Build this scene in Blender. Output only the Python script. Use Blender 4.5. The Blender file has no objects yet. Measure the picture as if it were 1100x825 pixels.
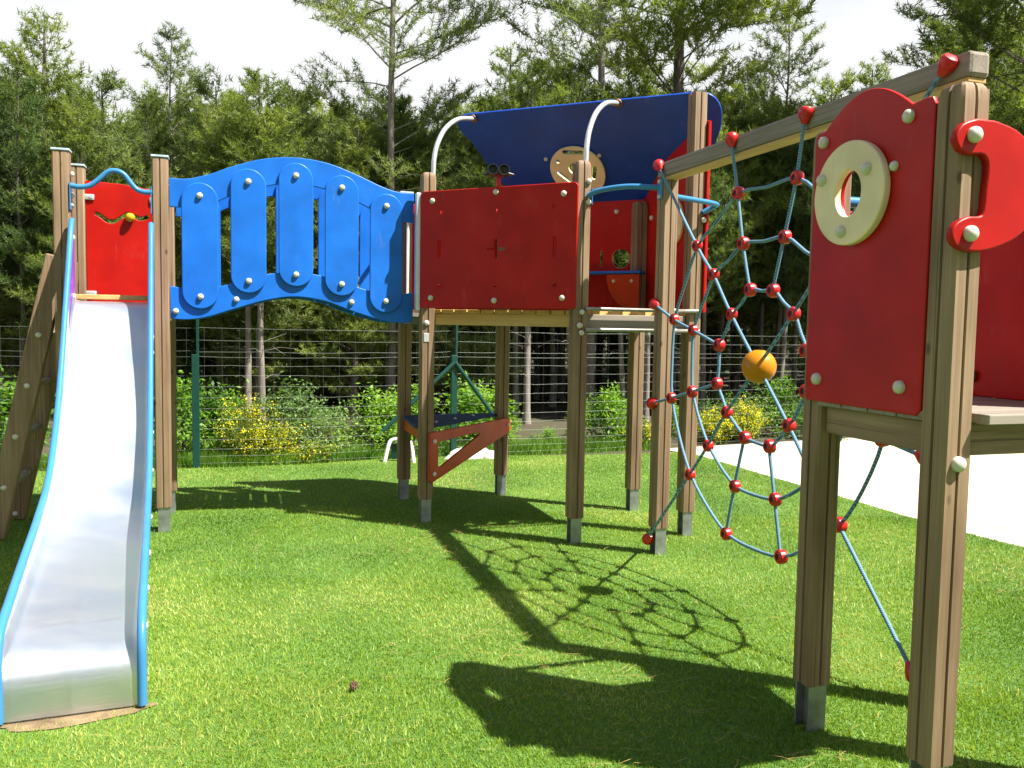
import bpy, bmesh, math, random
import numpy as np
from math import sin, cos, pi, radians, atan, atan2, sqrt, degrees
from mathutils import Vector, Matrix
random.seed(7); np.random.seed(7)
sc = bpy.context.scene
col = sc.collection

# ------------------------------------------------------------------ camera
F_PX, HC = 924.0, 1.40
pitch, roll = atan(64/F_PX), atan(0.0165)
cd = bpy.data.cameras.new('camera'); cam = bpy.data.objects.new('camera', cd); col.objects.link(cam)
cd.sensor_width = 36; cd.lens = 36*F_PX/1100; cd.clip_start = 0.05; cd.clip_end = 1500
fwd = Vector((0, cos(pitch), -sin(pitch))); rgt = Vector((1, 0, 0)); upv = rgt.cross(fwd)
r2 = rgt*cos(roll) + upv*sin(roll); u2 = upv*cos(roll) - rgt*sin(roll)
M = Matrix((r2, u2, -fwd)).transposed().to_4x4(); M.translation = Vector((0, 0, HC))
cam.matrix_world = M
sc.camera = cam

# ------------------------------------------------------------------ light
SUN_EL, SUN_AZ = 56.8, -21.0          # towards the sun, degrees from +X counter-clockwise
w = bpy.data.worlds.new('World'); sc.world = w; w.use_nodes = True
nt = w.node_tree; nt.nodes.clear()
out = nt.nodes.new('ShaderNodeOutputWorld'); bg = nt.nodes.new('ShaderNodeBackground')
sky = nt.nodes.new('ShaderNodeTexSky'); sky.sky_type = 'NISHITA'; sky.sun_disc = False
sky.sun_elevation = radians(SUN_EL); sky.sun_rotation = radians(90-SUN_AZ)
tc = nt.nodes.new('ShaderNodeTexCoord'); mp = nt.nodes.new('ShaderNodeMapping'); mp.inputs['Scale'].default_value = (1, 1, 2.2)
nz = nt.nodes.new('ShaderNodeTexNoise'); nz.inputs['Scale'].default_value = 1.9; nz.inputs['Detail'].default_value = 8
rp = nt.nodes.new('ShaderNodeValToRGB'); rp.color_ramp.elements[0].position = .44; rp.color_ramp.elements[1].position = .80
mx = nt.nodes.new('ShaderNodeMix'); mx.data_type = 'RGBA'
mx.inputs[7].default_value = (7.2, 7.3, 7.4, 1)
nt.links.new(tc.outputs['Generated'], mp.inputs[0]); nt.links.new(mp.outputs[0], nz.inputs['Vector'])
sx = nt.nodes.new('ShaderNodeSeparateXYZ'); nt.links.new(tc.outputs['Generated'], sx.inputs[0])
m1 = nt.nodes.new('ShaderNodeMapRange'); m1.inputs['From Min'].default_value = .35; m1.inputs['From Max'].default_value = .75; m1.inputs['To Min'].default_value = .30; m1.inputs['To Max'].default_value = -.05
nt.links.new(sx.outputs['Z'], m1.inputs['Value'])
m2 = nt.nodes.new('ShaderNodeMath'); m2.operation = 'ADD'; nt.links.new(nz.outputs['Fac'], m2.inputs[0]); nt.links.new(m1.outputs[0], m2.inputs[1])
nt.links.new(m2.outputs[0], rp.inputs[0]); nt.links.new(rp.outputs[0], mx.inputs[0])
nt.links.new(sky.outputs[0], mx.inputs[6]); nt.links.new(mx.outputs[2], bg.inputs[0]); nt.links.new(bg.outputs[0], out.inputs[0])
bg.inputs[1].default_value = 0.05
sd = bpy.data.lights.new('sun', 'SUN'); sd.energy = 5.0; sd.angle = radians(.55); sd.color = (1, .95, .86)
so = bpy.data.objects.new('sun', sd); col.objects.link(so)
a, e = radians(SUN_AZ), radians(SUN_EL)
so.rotation_euler = Vector((cos(a)*cos(e), sin(a)*cos(e), sin(e))).to_track_quat('Z', 'Y').to_euler()
vs = sc.view_settings; vs.view_transform = 'Standard'; vs.look = 'None'; vs.gamma = 1; vs.use_curve_mapping = False
vs.exposure = 1.5
sc.cycles.max_bounces = 8; sc.cycles.transparent_max_bounces = 8

# ------------------------------------------------------------------ materials
def new_mat(name):
    m = bpy.data.materials.new(name); m.use_nodes = True
    n = m.node_tree; b = n.nodes['Principled BSDF']
    return m, n, b
def N(n, t, **k):
    x = n.nodes.new('ShaderNode'+t)
    for a_, v in k.items():
        if a_ in x.inputs: x.inputs[a_].default_value = v
        else: setattr(x, a_, v)
    return x
def ramp(n, stops):
    r = n.nodes.new('ShaderNodeValToRGB'); el = r.color_ramp.elements
    while len(el) < len(stops): el.new(.5)
    for e_, (p, c) in zip(el, stops): e_.position = p; e_.color = (*c, 1)
    return r
def hdpe(name, c, rough=.34, dirt=.2):
    m, n, b = new_mat(name); L = n.links.new
    t = N(n, 'TexCoord'); z = N(n, 'TexNoise', Scale=5.0, Detail=6.0)
    L(t.outputs['Object'], z.inputs['Vector'])
    r = ramp(n, [(.35, tuple(x*(1-dirt) for x in c)), (.62, c), (.8, tuple(min(1, x*.93+.018) for x in c))])
    L(z.outputs['Fac'], r.inputs[0]); L(r.outputs[0], b.inputs['Base Color'])
    z2 = N(n, 'TexNoise', Scale=9.0, Detail=8.0); L(t.outputs['Object'], z2.inputs['Vector'])
    mr = N(n, 'MapRange'); mr.inputs['To Min'].default_value = rough-.08; mr.inputs['To Max'].default_value = rough+.16
    L(z2.outputs['Fac'], mr.inputs['Value']); L(mr.outputs[0], b.inputs['Roughness'])
    zs = N(n, 'TexNoise', Scale=3.0, Detail=10.0, Roughness=.72); ms_ = N(n, 'Mapping'); ms_.inputs['Scale'].default_value = (6, 6, 1.4); L(t.outputs['Object'], ms_.inputs[0]); L(ms_.outputs[0], zs.inputs['Vector'])
    sr = ramp(n, [(.0, (0, 0, 0)), (.60, (0, 0, 0)), (.72, (.16, .16, .16))]); L(zs.outputs['Fac'], sr.inputs[0])
    dm = N(n, 'Mix', data_type='RGBA'); dm.inputs[7].default_value = (.30, .27, .22, 1); L(sr.outputs[0], dm.inputs[0]); L(r.outputs[0], dm.inputs[6]); L(dm.outputs[2], b.inputs['Base Color'])
    b.inputs['Specular IOR Level'].default_value = .24
    z3 = N(n, 'TexNoise', Scale=240.0, Detail=3.0); L(t.outputs['Object'], z3.inputs['Vector'])
    bp = N(n, 'Bump', Strength=.12, Distance=.002); L(z3.outputs['Fac'], bp.inputs['Height']); L(bp.outputs[0], b.inputs['Normal'])
    return m
def wood(name, stops, axis=2, ang=0.0, rough=.75):
    m, n, b = new_mat(name); L = n.links.new
    t = N(n, 'TexCoord'); rt = N(n, 'Mapping'); rt.inputs['Rotation'].default_value = (0, 0, -ang)
    L(t.outputs['Object'], rt.inputs[0])
    s = [70, 70, 70]; s[axis] = 1.6
    mp_ = N(n, 'Mapping'); mp_.inputs['Scale'].default_value = s; L(rt.outputs[0], mp_.inputs[0])
    oi = N(n, 'ObjectInfo'); ad = N(n, 'VectorMath', operation='ADD')
    L(mp_.outputs[0], ad.inputs[0]); ml = N(n, 'Math', operation='MULTIPLY'); ml.inputs[1].default_value = 37
    L(oi.outputs['Random'], ml.inputs[0]); L(ml.outputs[0], ad.inputs[1])
    z = N(n, 'TexNoise', Scale=1.0, Detail=7.0, Roughness=.62); z.inputs['Distortion'].default_value = .5; L(ad.outputs[0], z.inputs['Vector'])
    s2 = [9, 9, 9]; s2[axis] = 2.0
    m2 = N(n, 'Mapping'); m2.inputs['Scale'].default_value = s2; L(rt.outputs[0], m2.inputs[0])
    a2 = N(n, 'VectorMath', operation='ADD'); L(m2.outputs[0], a2.inputs[0]); L(ml.outputs[0], a2.inputs[1])
    z2 = N(n, 'TexNoise', Scale=1.0, Detail=4.0); L(a2.outputs[0], z2.inputs['Vector'])
    mxv = N(n, 'Mix', data_type='FLOAT'); mxv.inputs[0].default_value = .5; L(z.outputs['Fac'], mxv.inputs[2]); L(z2.outputs['Fac'], mxv.inputs[3])
    r = ramp(n, stops); L(mxv.outputs[0], r.inputs[0])
    # drying cracks
    sc_ = [150, 150, 150]; sc_[axis] = 1.1
    mc = N(n, 'Mapping'); mc.inputs['Scale'].default_value = sc_; L(rt.outputs[0], mc.inputs[0]); ac = N(n, 'VectorMath', operation='ADD'); L(mc.outputs[0], ac.inputs[0]); L(ml.outputs[0], ac.inputs[1])
    zc = N(n, 'TexNoise', Scale=1.0, Detail=2.0); L(ac.outputs[0], zc.inputs['Vector']); cr = ramp(n, [(.0, (.25, .2, .15)), (.30, (.35, .3, .25)), (.36, (1, 1, 1))]); L(zc.outputs['Fac'], cr.inputs[0])
    cm_ = N(n, 'Mix', data_type='RGBA', blend_type='MULTIPLY'); cm_.inputs[0].default_value = .85; L(r.outputs[0], cm_.inputs[6]); L(cr.outputs[0], cm_.inputs[7])
    # knots
    s3 = [9, 9, 9]; s3[axis] = 4.5
    m3 = N(n, 'Mapping'); m3.inputs['Scale'].default_value = s3; L(rt.outputs[0], m3.inputs[0])
    a3 = N(n, 'VectorMath', operation='ADD'); L(m3.outputs[0], a3.inputs[0]); L(ml.outputs[0], a3.inputs[1])
    v = N(n, 'TexVoronoi', Scale=1.0); L(a3.outputs[0], v.inputs['Vector'])
    kr = ramp(n, [(.0, (.1, .06, .04)), (.05, (.3, .22, .16)), (.10, (1, 1, 1))]); L(v.outputs['Distance'], kr.inputs[0])
    km = N(n, 'Mix', data_type='RGBA', blend_type='MULTIPLY'); km.inputs[0].default_value = .75
    L(cm_.outputs[2], km.inputs[6]); L(kr.outputs[0], km.inputs[7]); L(km.outputs[2], b.inputs['Base Color'])
    b.inputs['Roughness'].default_value = rough
    bp = N(n, 'Bump', Strength=.6, Distance=.002); L(z.outputs['Fac'], bp.inputs['Height']); L(bp.outputs[0], b.inputs['Normal'])
    return m
def plain(name, c, rough=.5, metal=0, noise=.15, scale=30., bump=.1):
    m, n, b = new_mat(name); L = n.links.new
    t = N(n, 'TexCoord'); z = N(n, 'TexNoise', Scale=scale, Detail=5.0); L(t.outputs['Object'], z.inputs['Vector'])
    r = ramp(n, [(.3, tuple(x*(1-noise) for x in c)), (.7, tuple(min(1, x*(1+noise*.5)) for x in c))]); L(z.outputs['Fac'], r.inputs[0])
    L(r.outputs[0], b.inputs['Base Color']); b.inputs['Roughness'].default_value = rough; b.inputs['Metallic'].default_value = metal
    bp = N(n, 'Bump', Strength=bump, Distance=.003); L(z.outputs['Fac'], bp.inputs['Height']); L(bp.outputs[0], b.inputs['Normal'])
    return m
AZ18, AZ27, AZ63, AZ108 = radians(18), radians(-27), radians(63), radians(108)
weath = [(.28, (.085, .048, .026)), (.45, (.195, .122, .068)), (.60, (.275, .185, .110)), (.75, (.36, .265, .175))]
yellow = [(.3, (.30, .17, .045)), (.5, (.50, .31, .10)), (.7, (.60, .41, .17))]
greyw = [(.3, (.13, .105, .08)), (.5, (.22, .185, .148)), (.7, (.31, .27, .22))]
MT = dict(
    red=hdpe('red_plastic', (.43, .0075, .0038)), blue=hdpe('blue_plastic', (.012, .145, .60)), orange=hdpe('orange_plastic', (.42, .045, .008)),
    roof_shade_blue=hdpe('shaded_blue_plastic', (.009, .055, .36)),  # the blue plastic again, with the shade under the roof put into its colour
    navy=hdpe('dark_blue_plastic', (.015, .038, .12), .5),
    cream=hdpe('cream_plastic', (.82, .66, .43)), purple=hdpe('purple_plastic', (.24, .075, .46)), white=hdpe('white_plastic', (.78, .78, .76)),
    yel=hdpe('yellow_plastic', (.50, .19, .006), .35, .08), lemon=hdpe('lemon_plastic', (.55, .33, .012), .3, .05),
    tube=hdpe('light_blue_paint', (.045, .20, .42), .28, .1), steelw=plain('galvanised_tube', (.62, .64, .66), .38, .55, .1),
    galv=plain('galvanised_foot', (.36, .38, .38), .45, .8, .35, 14), cap=plain('pale_blue_cap', (.42, .52, .56), .45, .0, .2),
    bolt=plain('bolt_cap_plastic', (.55, .52, .44), .42, 0, .12, 40), black=plain('black_rubber', (.018, .018, .02), .35, 0, .2),
    dark=plain('dark_recess', (.01, .015, .04), .5), conn=plain('red_connector', (.52, .010, .009), .33, 0, .25, 50),
    rust=plain('rusty_bracket', (.16, .07, .045), .6, .3, .4, 40),
    post=wood('weathered_post_wood', weath), beam=wood('beam_wood', greyw, 0, radians(-72)), joist=wood('yellow_joist_wood', yellow, 0, AZ27),
    joist18=wood('grey_joist_wood', greyw, 0, AZ18), deck=wood('deck_plank_wood', greyw, 0, AZ18), deck27=wood('tower_deck_wood', yellow, 0, AZ63),
    pipe=plain('dull_steel_pipe', (.32, .30, .27), .42, .8, .2),
)
# stainless steel chute
m, n, b = new_mat('brushed_stainless_steel'); L = n.links.new
t = N(n, 'TexCoord'); mpn = N(n, 'Mapping'); mpn.inputs['Scale'].default_value = (2.2, 5, 5); L(t.outputs['Object'], mpn.inputs[0])
z = N(n, 'TexNoise', Scale=1.3, Detail=9.0, Roughness=.65); L(mpn.outputs[0], z.inputs['Vector'])
mr = N(n, 'MapRange'); mr.inputs['To Min'].default_value = .30; mr.inputs['To Max'].default_value = .44; L(z.outputs['Fac'], mr.inputs['Value']); L(mr.outputs[0], b.inputs['Roughness'])
rr = ramp(n, [(.3, (.82, .88, .98)), (.6, (.92, .94, .98))]); L(z.outputs['Fac'], rr.inputs[0]); L(rr.outputs[0], b.inputs['Base Color'])  # slight blue tint paints the bluish reflection into the steel
b.inputs['Metallic'].default_value = .92
bp = N(n, 'Bump', Strength=.05, Distance=.003); L(z.outputs['Fac'], bp.inputs['Height']); L(bp.outputs[0], b.inputs['Normal'])
MT['steel'] = m
# rope: twisted strands
m, n, b = new_mat('blue_rope'); L = n.links.new
t = N(n, 'TexCoord'); wv = N(n, 'TexWave', Scale=60.0, Distortion=1.0); wv.wave_type = 'BANDS'; wv.bands_direction = 'DIAGONAL'
L(t.outputs['Object'], wv.inputs['Vector'])
rr = ramp(n, [(.1, (.045, .13, .22)), (.6, (.08, .225, .36)), (.95, (.22, .34, .42))]); L(wv.outputs['Fac'], rr.inputs[0]); L(rr.outputs[0], b.inputs['Base Color'])
bp = N(n, 'Bump', Strength=.5, Distance=.003); L(wv.outputs['Fac'], bp.inputs['Height']); L(bp.outputs[0], b.inputs['Normal']); b.inputs['Roughness'].default_value = .7
MT['rope'] = m

def foliage(name, stops, transl=.42, scale=1.3, rough=.55, attr=None):
    m, n, b = new_mat(name); L = n.links.new
    g = N(n, 'NewGeometry'); z = N(n, 'TexNoise', Scale=scale, Detail=4.0); L(g.outputs['Position'], z.inputs['Vector'])
    src = z.outputs['Fac']
    if True:
        oi = N(n, 'ObjectInfo'); a1 = N(n, 'Math', operation='MULTIPLY_ADD'); a1.inputs[1].default_value = .22; a1.inputs[2].default_value = -.11
        L(oi.outputs['Random'], a1.inputs[0]); a2 = N(n, 'Math', operation='ADD'); L(a1.outputs[0], a2.inputs[0]); L(src, a2.inputs[1])
        src = a2.outputs[0]
        at = N(n, 'Attribute', attribute_name='vary'); a3 = N(n, 'Math', operation='MULTIPLY_ADD'); a3.inputs[1].default_value = .36
        L(at.outputs['Fac'], a3.inputs[0]); L(src, a3.inputs[2]); a4 = N(n, 'Math', operation='SUBTRACT'); a4.inputs[1].default_value = .18
        L(a3.outputs[0], a4.inputs[0]); src = a4.outputs[0]
    r = ramp(n, stops); L(src, r.inputs[0]); L(r.outputs[0], b.inputs['Base Color']); b.inputs['Roughness'].default_value = rough
    b.inputs['Specular IOR Level'].default_value = .35
    tr = N(n, 'BsdfTranslucent'); br = N(n, 'Mix', data_type='RGBA', blend_type='MULTIPLY'); br.inputs[0].default_value = 1; br.inputs[7].default_value = (1.5, 1.45, .6, 1)
    L(r.outputs[0], br.inputs[6]); L(br.outputs[2], tr.inputs[0])
    ms = N(n, 'MixShader'); ms.inputs[0].default_value = transl
    L(b.outputs[0], ms.inputs[1]); L(tr.outputs[0], ms.inputs[2]); L(ms.outputs[0], n.nodes['Material Output'].inputs[0])
    return m
FM = dict(
    pine=foliage('pine_needles', [(.22, (.052, .085, .018)), (.5, (.135, .19, .036)), (.75, (.26, .32, .078))]),
    pine_dark=foliage('dark_pine_needles', [(.22, (.032, .06, .02)), (.5, (.08, .13, .036)), (.78, (.17, .23, .065))]),
    pine_pale=foliage('pale_pine_needles', [(.22, (.065, .10, .034)), (.5, (.145, .20, .06)), (.78, (.26, .32, .11))]),
    leaf=foliage('bush_leaves', [(.25, (.05, .12, .012)), (.5, (.14, .29, .03)), (.75, (.27, .44, .06))], .45, 2.5),
    leafg=foliage('greyish_bush_leaves', [(.25, (.05, .10, .03)), (.5, (.12, .21, .06)), (.75, (.22, .33, .11))], .4, 2.5),
    broom=foliage('broom_stalks', [(.25, (.05, .09, .02)), (.6, (.12, .20, .03)), (.8, (.2, .28, .05))], .3, 3),
    flower=foliage('yellow_broom_flowers', [(.25, (.62, .52, .012)), (.6, (.85, .78, .03))], .35, 3),
    grass=foliage('turf_blades', [(.15, (.030, .078, .007)), (.40, (.108, .212, .014)), (.62, (.215, .335, .03)), (.88, (.50, .50, .16))], .33, .9, .5),
    litter=foliage('dry_needles', [(.2, (.22, .14, .05)), (.6, (.44, .33, .12)), (.9, (.55, .46, .20))], .2, 6),
)
MT['bark'] = wood('dark_pine_bark', [(.3, (.05, .042, .036)), (.5, (.13, .11, .095)), (.7, (.22, .19, .165))], 2, 0, .95)
MT['barkl'] = wood('pale_pine_bark', [(.3, (.09, .078, .066)), (.5, (.19, .17, .145)), (.7, (.31, .285, .25))], 2, 0, .95)

# ------------------------------------------------------------------ object helpers
WO = {}                                    # world origin of each object used as a parent
def link(name, me, mat, parent=None, origin=None):
    o = bpy.data.objects.new(name, me); col.objects.link(o)
    po = WO.get(parent.name, Vector((0, 0, 0))) if parent else Vector((0, 0, 0))
    org = Vector(origin) if origin is not None else po.copy()
    if origin is not None or parent: me.transform(Matrix.Translation(-org))
    if parent: o.parent = parent
    o.location = org - po; WO[o.name] = org
    if mat and not me.materials: me.materials.append(mat)
    return o
def fin(bm, smooth=False, angle=None):
    bmesh.ops.recalc_face_normals(bm, faces=bm.faces)
    me = bpy.data.meshes.new('m'); bm.to_mesh(me); bm.free()
    if smooth:
        for p in me.polygons: p.use_smooth = True
        if angle: me.set_sharp_from_angle(angle=radians(angle))
    return me
def inst(name, me, parent, loc, rz=0, rx=0, ry=0, scale=None):
    o = bpy.data.objects.new(name, me); col.objects.link(o)
    po = WO.get(parent.name, Vector()) if parent else Vector()
    o.parent = parent; o.location = Vector(loc)-po; o.rotation_euler = (rx, ry, rz)
    if scale: o.scale = (scale,)*3
    WO[o.name] = Vector(loc); return o
def empty(name, loc):
    o = bpy.data.objects.new(name, None); col.objects.link(o); o.location = loc; WO[o.name] = Vector(loc); o.empty_display_size = .1; return o
def tag(o, label=None, cat=None, group=None, kind=None):
    if label: o['label'] = label
    if cat: o['category'] = cat
    if group: o['group'] = group
    if kind: o['kind'] = kind
    return o
def dirv(az): return Vector((cos(radians(az)), sin(radians(az)), 0))
Z = Vector((0, 0, 1))
def box_bm(bm, c, ax, ay, az_, hx, hy, hz, bev=.004):
    """box centred at c with unit axes and half sizes"""
    b2 = bmesh.new(); bmesh.ops.create_cube(b2, size=2)
    for v in b2.verts: v.co = Vector((v.co.x*hx, v.co.y*hy, v.co.z*hz))
    if bev: bmesh.ops.bevel(b2, geom=b2.edges[:], offset=bev, segments=2, affect='EDGES', profile=.5)
    mt = Matrix((ax, ay, az_)).transposed().to_4x4(); mt.translation = c; bmesh.ops.transform(b2, matrix=mt, verts=b2.verts)
    tmp = bpy.data.meshes.new('t'); b2.to_mesh(tmp); b2.free(); bm.from_mesh(tmp); bpy.data.meshes.remove(tmp)
def box(name, p, q, hw, hh, mat, parent, bev=.004, origin=None):
    """beam from p to q, half width hw, half height hh"""
    p, q = Vector(p), Vector(q); d = (q-p); ln = d.length; d.normalize()
    s = d.cross(Z)
    if s.length < 1e-3: s = Vector((1, 0, 0))
    s.normalize(); u = s.cross(d); bm = bmesh.new(); box_bm(bm, (p+q)/2, d, s, u, ln/2, hw, hh, bev)
    return link(name, fin(bm), mat, parent, origin)
def spline(pts, sub=6, closed=False):
    pts = [Vector(p) for p in pts]; nn = len(pts); res = []
    for i in range(nn if closed else nn-1):
        if closed: p0, p1, p2, p3 = pts[i-1], pts[i], pts[(i+1) % nn], pts[(i+2) % nn]
        else: p0, p1, p2, p3 = pts[max(i-1, 0)], pts[i], pts[i+1], pts[min(i+2, nn-1)]
        for k in range(sub):
            t = k/sub; res.append(.5*((2*p1)+(-p0+p2)*t+(2*p0-5*p1+4*p2-p3)*t*t+(-p0+3*p1-3*p2+p3)*t**3))
    if not closed: res.append(pts[-1])
    return res
def tube_bm(bm, pts, r, n_=10, closed=False, caps=True):
    pts = [Vector(p) for p in pts]; m_ = len(pts); rings = []; up = None
    for i, p in enumerate(pts):
        if closed: d = pts[(i+1) % m_]-pts[i-1]
        else: d = pts[min(i+1, m_-1)]-pts[max(i-1, 0)]
        d.normalize()
        if up is None: up = d.orthogonal().normalized()
        up = (up-d*up.dot(d)).normalized(); s = d.cross(up)
        rr_ = r[i] if isinstance(r, (list, tuple)) else r
        rings.append([bm.verts.new(p+(up*cos(2*pi*k/n_)+s*sin(2*pi*k/n_))*rr_) for k in range(n_)])
    for i in range(m_ if closed else m_-1):
        a_, b_ = rings[i], rings[(i+1) % m_]
        for k in range(n_): bm.faces.new((a_[k], a_[(k+1) % n_], b_[(k+1) % n_], b_[k]))
    if caps and not closed: bm.faces.new(rings[0]); bm.faces.new(rings[-1])
def tube(name, pts, r, mat, parent, n_=10, closed=False, origin=None):
    bm = bmesh.new(); tube_bm(bm, pts, r, n_, closed); return link(name, fin(bm, True, 50), mat, parent, origin)
def shape(name, outer, holes, O, ax, ay, nrm, thick, mat, parent, bev=.003, origin=None):
    """flat board cut from an outline (with holes), thickness along nrm"""
    cu = bpy.data.curves.new('c', 'CURVE'); cu.dimensions = '2D'; cu.fill_mode = 'BOTH'; cu.extrude = thick/2-bev; cu.bevel_depth = bev; cu.bevel_resolution = 2; cu.offset = -bev
    for loop in [outer]+holes:
        sp = cu.splines.new('POLY'); sp.points.add(len(loop)-1); sp.use_cyclic_u = True
        for p_, q_ in zip(sp.points, loop): p_.co = (q_[0], q_[1], 0, 1)
    co = bpy.data.objects.new('c', cu); col.objects.link(co)
    me = bpy.data.meshes.new_from_object(co.evaluated_get(bpy.context.evaluated_depsgraph_get()))
    bpy.data.objects.remove(co); bpy.data.curves.remove(cu)
    mt = Matrix((ax, ay, nrm)).transposed().to_4x4(); mt.translation = Vector(O); me.transform(mt)
    bm = bmesh.new(); bm.from_mesh(me); bmesh.ops.remove_doubles(bm, verts=bm.verts, dist=1e-5); bpy.data.meshes.remove(me)
    bm.faces.ensure_lookup_table()
    bmesh.ops.recalc_face_normals(bm, faces=bm.faces)
    for f in bm.faces: f.smooth = abs(f.normal.dot(nrm)) < .995
    for e_ in bm.edges:
        if len(e_.link_faces) == 2 and ((not e_.link_faces[0].smooth) or (not e_.link_faces[1].smooth) or e_.calc_face_angle(0) > .6): e_.smooth = False
    me = bpy.data.meshes.new('m'); bm.to_mesh(me); bm.free()
    return link(name, me, mat, parent, origin)
def circ(x, y, r, n_=24, ry=None):
    ry = ry or r; return [(x+r*cos(2*pi*k/n_), y+ry*sin(2*pi*k/n_)) for k in range(n_)]
def slot(x0, y0, x1, y1, r, n_=8):
    a_ = atan2(y1-y0, x1-x0); res = [(x1+r*cos(a_-pi/2+pi*k/n_), y1+r*sin(a_-pi/2+pi*k/n_)) for k in range(n_+1)]
    return res+[(x0+r*cos(a_+pi/2+pi*k/n_), y0+r*sin(a_+pi/2+pi*k/n_)) for k in range(n_+1)]
def rrect(x0, y0, x1, y1, r, n_=6):
    res = []
    for cx, cy, a0 in ((x1-r, y0+r, -pi/2), (x1-r, y1-r, 0), (x0+r, y1-r, pi/2), (x0+r, y0+r, pi)):
        res += [(cx+r*cos(a0+pi/2*k/n_), cy+r*sin(a0+pi/2*k/n_)) for k in range(n_+1)]
    return res
def lathe_me(prof, n_=16, mat=None, axis='Z'):
    bm = bmesh.new(); rings = []
    for r, z_ in prof:
        if r < 1e-6: rings.append([bm.verts.new((0, 0, z_))])
        else: rings.append([bm.verts.new((r*cos(2*pi*k/n_), r*sin(2*pi*k/n_), z_)) for k in range(n_)])
    for a_, b_ in zip(rings, rings[1:]):
        for k in range(n_):
            if len(a_) == 1 and len(b_) > 1: bm.faces.new((a_[0], b_[k], b_[(k+1) % n_]))
            elif len(b_) == 1 and len(a_) > 1: bm.faces.new((a_[k], a_[(k+1) % n_], b_[0]))
            elif len(a_) > 1: bm.faces.new((a_[k], a_[(k+1) % n_], b_[(k+1) % n_], b_[k]))
    if axis == 'X': bmesh.ops.rotate(bm, verts=bm.verts, matrix=Matrix.Rotation(pi/2, 3, 'Y'))
    me = fin(bm, True, 40)
    if mat: me.materials.append(mat)
    return me
BOLT = lathe_me([(0, 0), (.019, 0), (.019, .005), (.0175, .011), (.012, .016), (.005, .0185), (0, .019)], 16, MT['bolt'], 'X')
def bolt(parent, p, az, scale=1): return inst('bolt', BOLT, parent, p, rz=radians(az), scale=scale)

# ------------------------------------------------------------------ ground
def smooth_poly(pts, sub=6): return [(p.x, p.y) for p in spline([Vector((x, y, 0)) for x, y in pts], sub)]
def sheet(name, pts, z_, mat, kind='structure'):
    bm = bmesh.new(); f_ = bm.faces.new([bm.verts.new((x, y, z_)) for x, y in pts]); bmesh.ops.triangulate(bm, faces=[f_])
    bmesh.ops.recalc_face_normals(bm, faces=bm.faces)
    me = bpy.data.meshes.new('m'); bm.to_mesh(me); bm.free(); o = link(name, me, mat); o['kind'] = kind; return o
m, n, b = new_mat('woodland_soil'); L = n.links.new
g = N(n, 'NewGeometry'); z = N(n, 'TexNoise', Scale=1.2, Detail=9.0); L(g.outputs['Position'], z.inputs['Vector'])
r = ramp(n, [(.3, (.025, .022, .012)), (.5, (.06, .045, .025)), (.65, (.04, .05, .018)), (.8, (.09, .07, .035))]); L(z.outputs['Fac'], r.inputs[0]); L(r.outputs[0], b.inputs['Base Color'])
b.inputs['Roughness'].default_value = 1; bp = N(n, 'Bump', Strength=1., Distance=.05); L(z.outputs['Fac'], bp.inputs['Height']); L(bp.outputs[0], b.inputs['Normal'])
sheet('ground', [(-400, -400), (400, -400), (400, 400), (-400, 400)], -.03, m)
EDGE_L = smooth_poly([(-9, 6.6), (-6.5, 7.2), (-4.43, 7.68), (-2.98, 8.02), (-1.9, 8.4), (-.97, 8.95), (.5, 9.2), (1.13, 9.35), (1.98, 9.62)])
EDGE_R = smooth_poly([(1.98, 9.62), (2.18, 9.0), (2.46, 8.1), (2.80, 7.1), (3.05, 6.3), (3.4, 5.5), (4.1, 4.7), (5.4, 3.9), (7.5, 3.2), (10, 2.9)])
m, n, b = new_mat('turf_backing'); L = n.links.new
g = N(n, 'NewGeometry'); z = N(n, 'TexNoise', Scale=1.1, Detail=6.0); L(g.outputs['Position'], z.inputs['Vector'])
z2 = N(n, 'TexNoise', Scale=160.0, Detail=2.0); L(g.outputs['Position'], z2.inputs['Vector'])
ma = N(n, 'Mix', data_type='FLOAT'); ma.inputs[0].default_value = .6; L(z.outputs['Fac'], ma.inputs[2]); L(z2.outputs['Fac'], ma.inputs[3])
r = ramp(n, [(.3, (.03, .075, .012)), (.5, (.07, .16, .02)), (.7, (.15, .25, .04))]); L(ma.outputs[0], r.inputs[0]); L(r.outputs[0], b.inputs['Base Color'])
b.inputs['Roughness'].default_value = .9; bp = N(n, 'Bump', Strength=.8, Distance=.01); L(z2.outputs['Fac'], bp.inputs['Height']); L(bp.outputs[0], b.inputs['Normal'])
sheet('turf_base', EDGE_L+EDGE_R[1:]+[(10, -8), (-9, -8)], 0, m)
m, n, b = new_mat('pale_concrete'); L = n.links.new
g = N(n, 'NewGeometry'); z = N(n, 'TexNoise', Scale=.9, Detail=9.0, Roughness=.6); L(g.outputs['Position'], z.inputs['Vector'])
r = ramp(n, [(.3, (.28, .25, .20)), (.45, (.40, .37, .31)), (.75, (.50, .47, .42))]); L(z.outputs['Fac'], r.inputs[0]); L(r.outputs[0], b.inputs['Base Color'])
b.inputs['Roughness'].default_value = .85; bp = N(n, 'Bump', Strength=.3, Distance=.01); L(z.outputs['Fac'], bp.inputs['Height']); L(bp.outputs[0], b.inputs['Normal'])
sheet('paved_yard', [(1.7, 9.9)]+EDGE_R+[(22, 2.9), (22, 15.5), (4.6, 11.3)], -.012, m)
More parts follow.
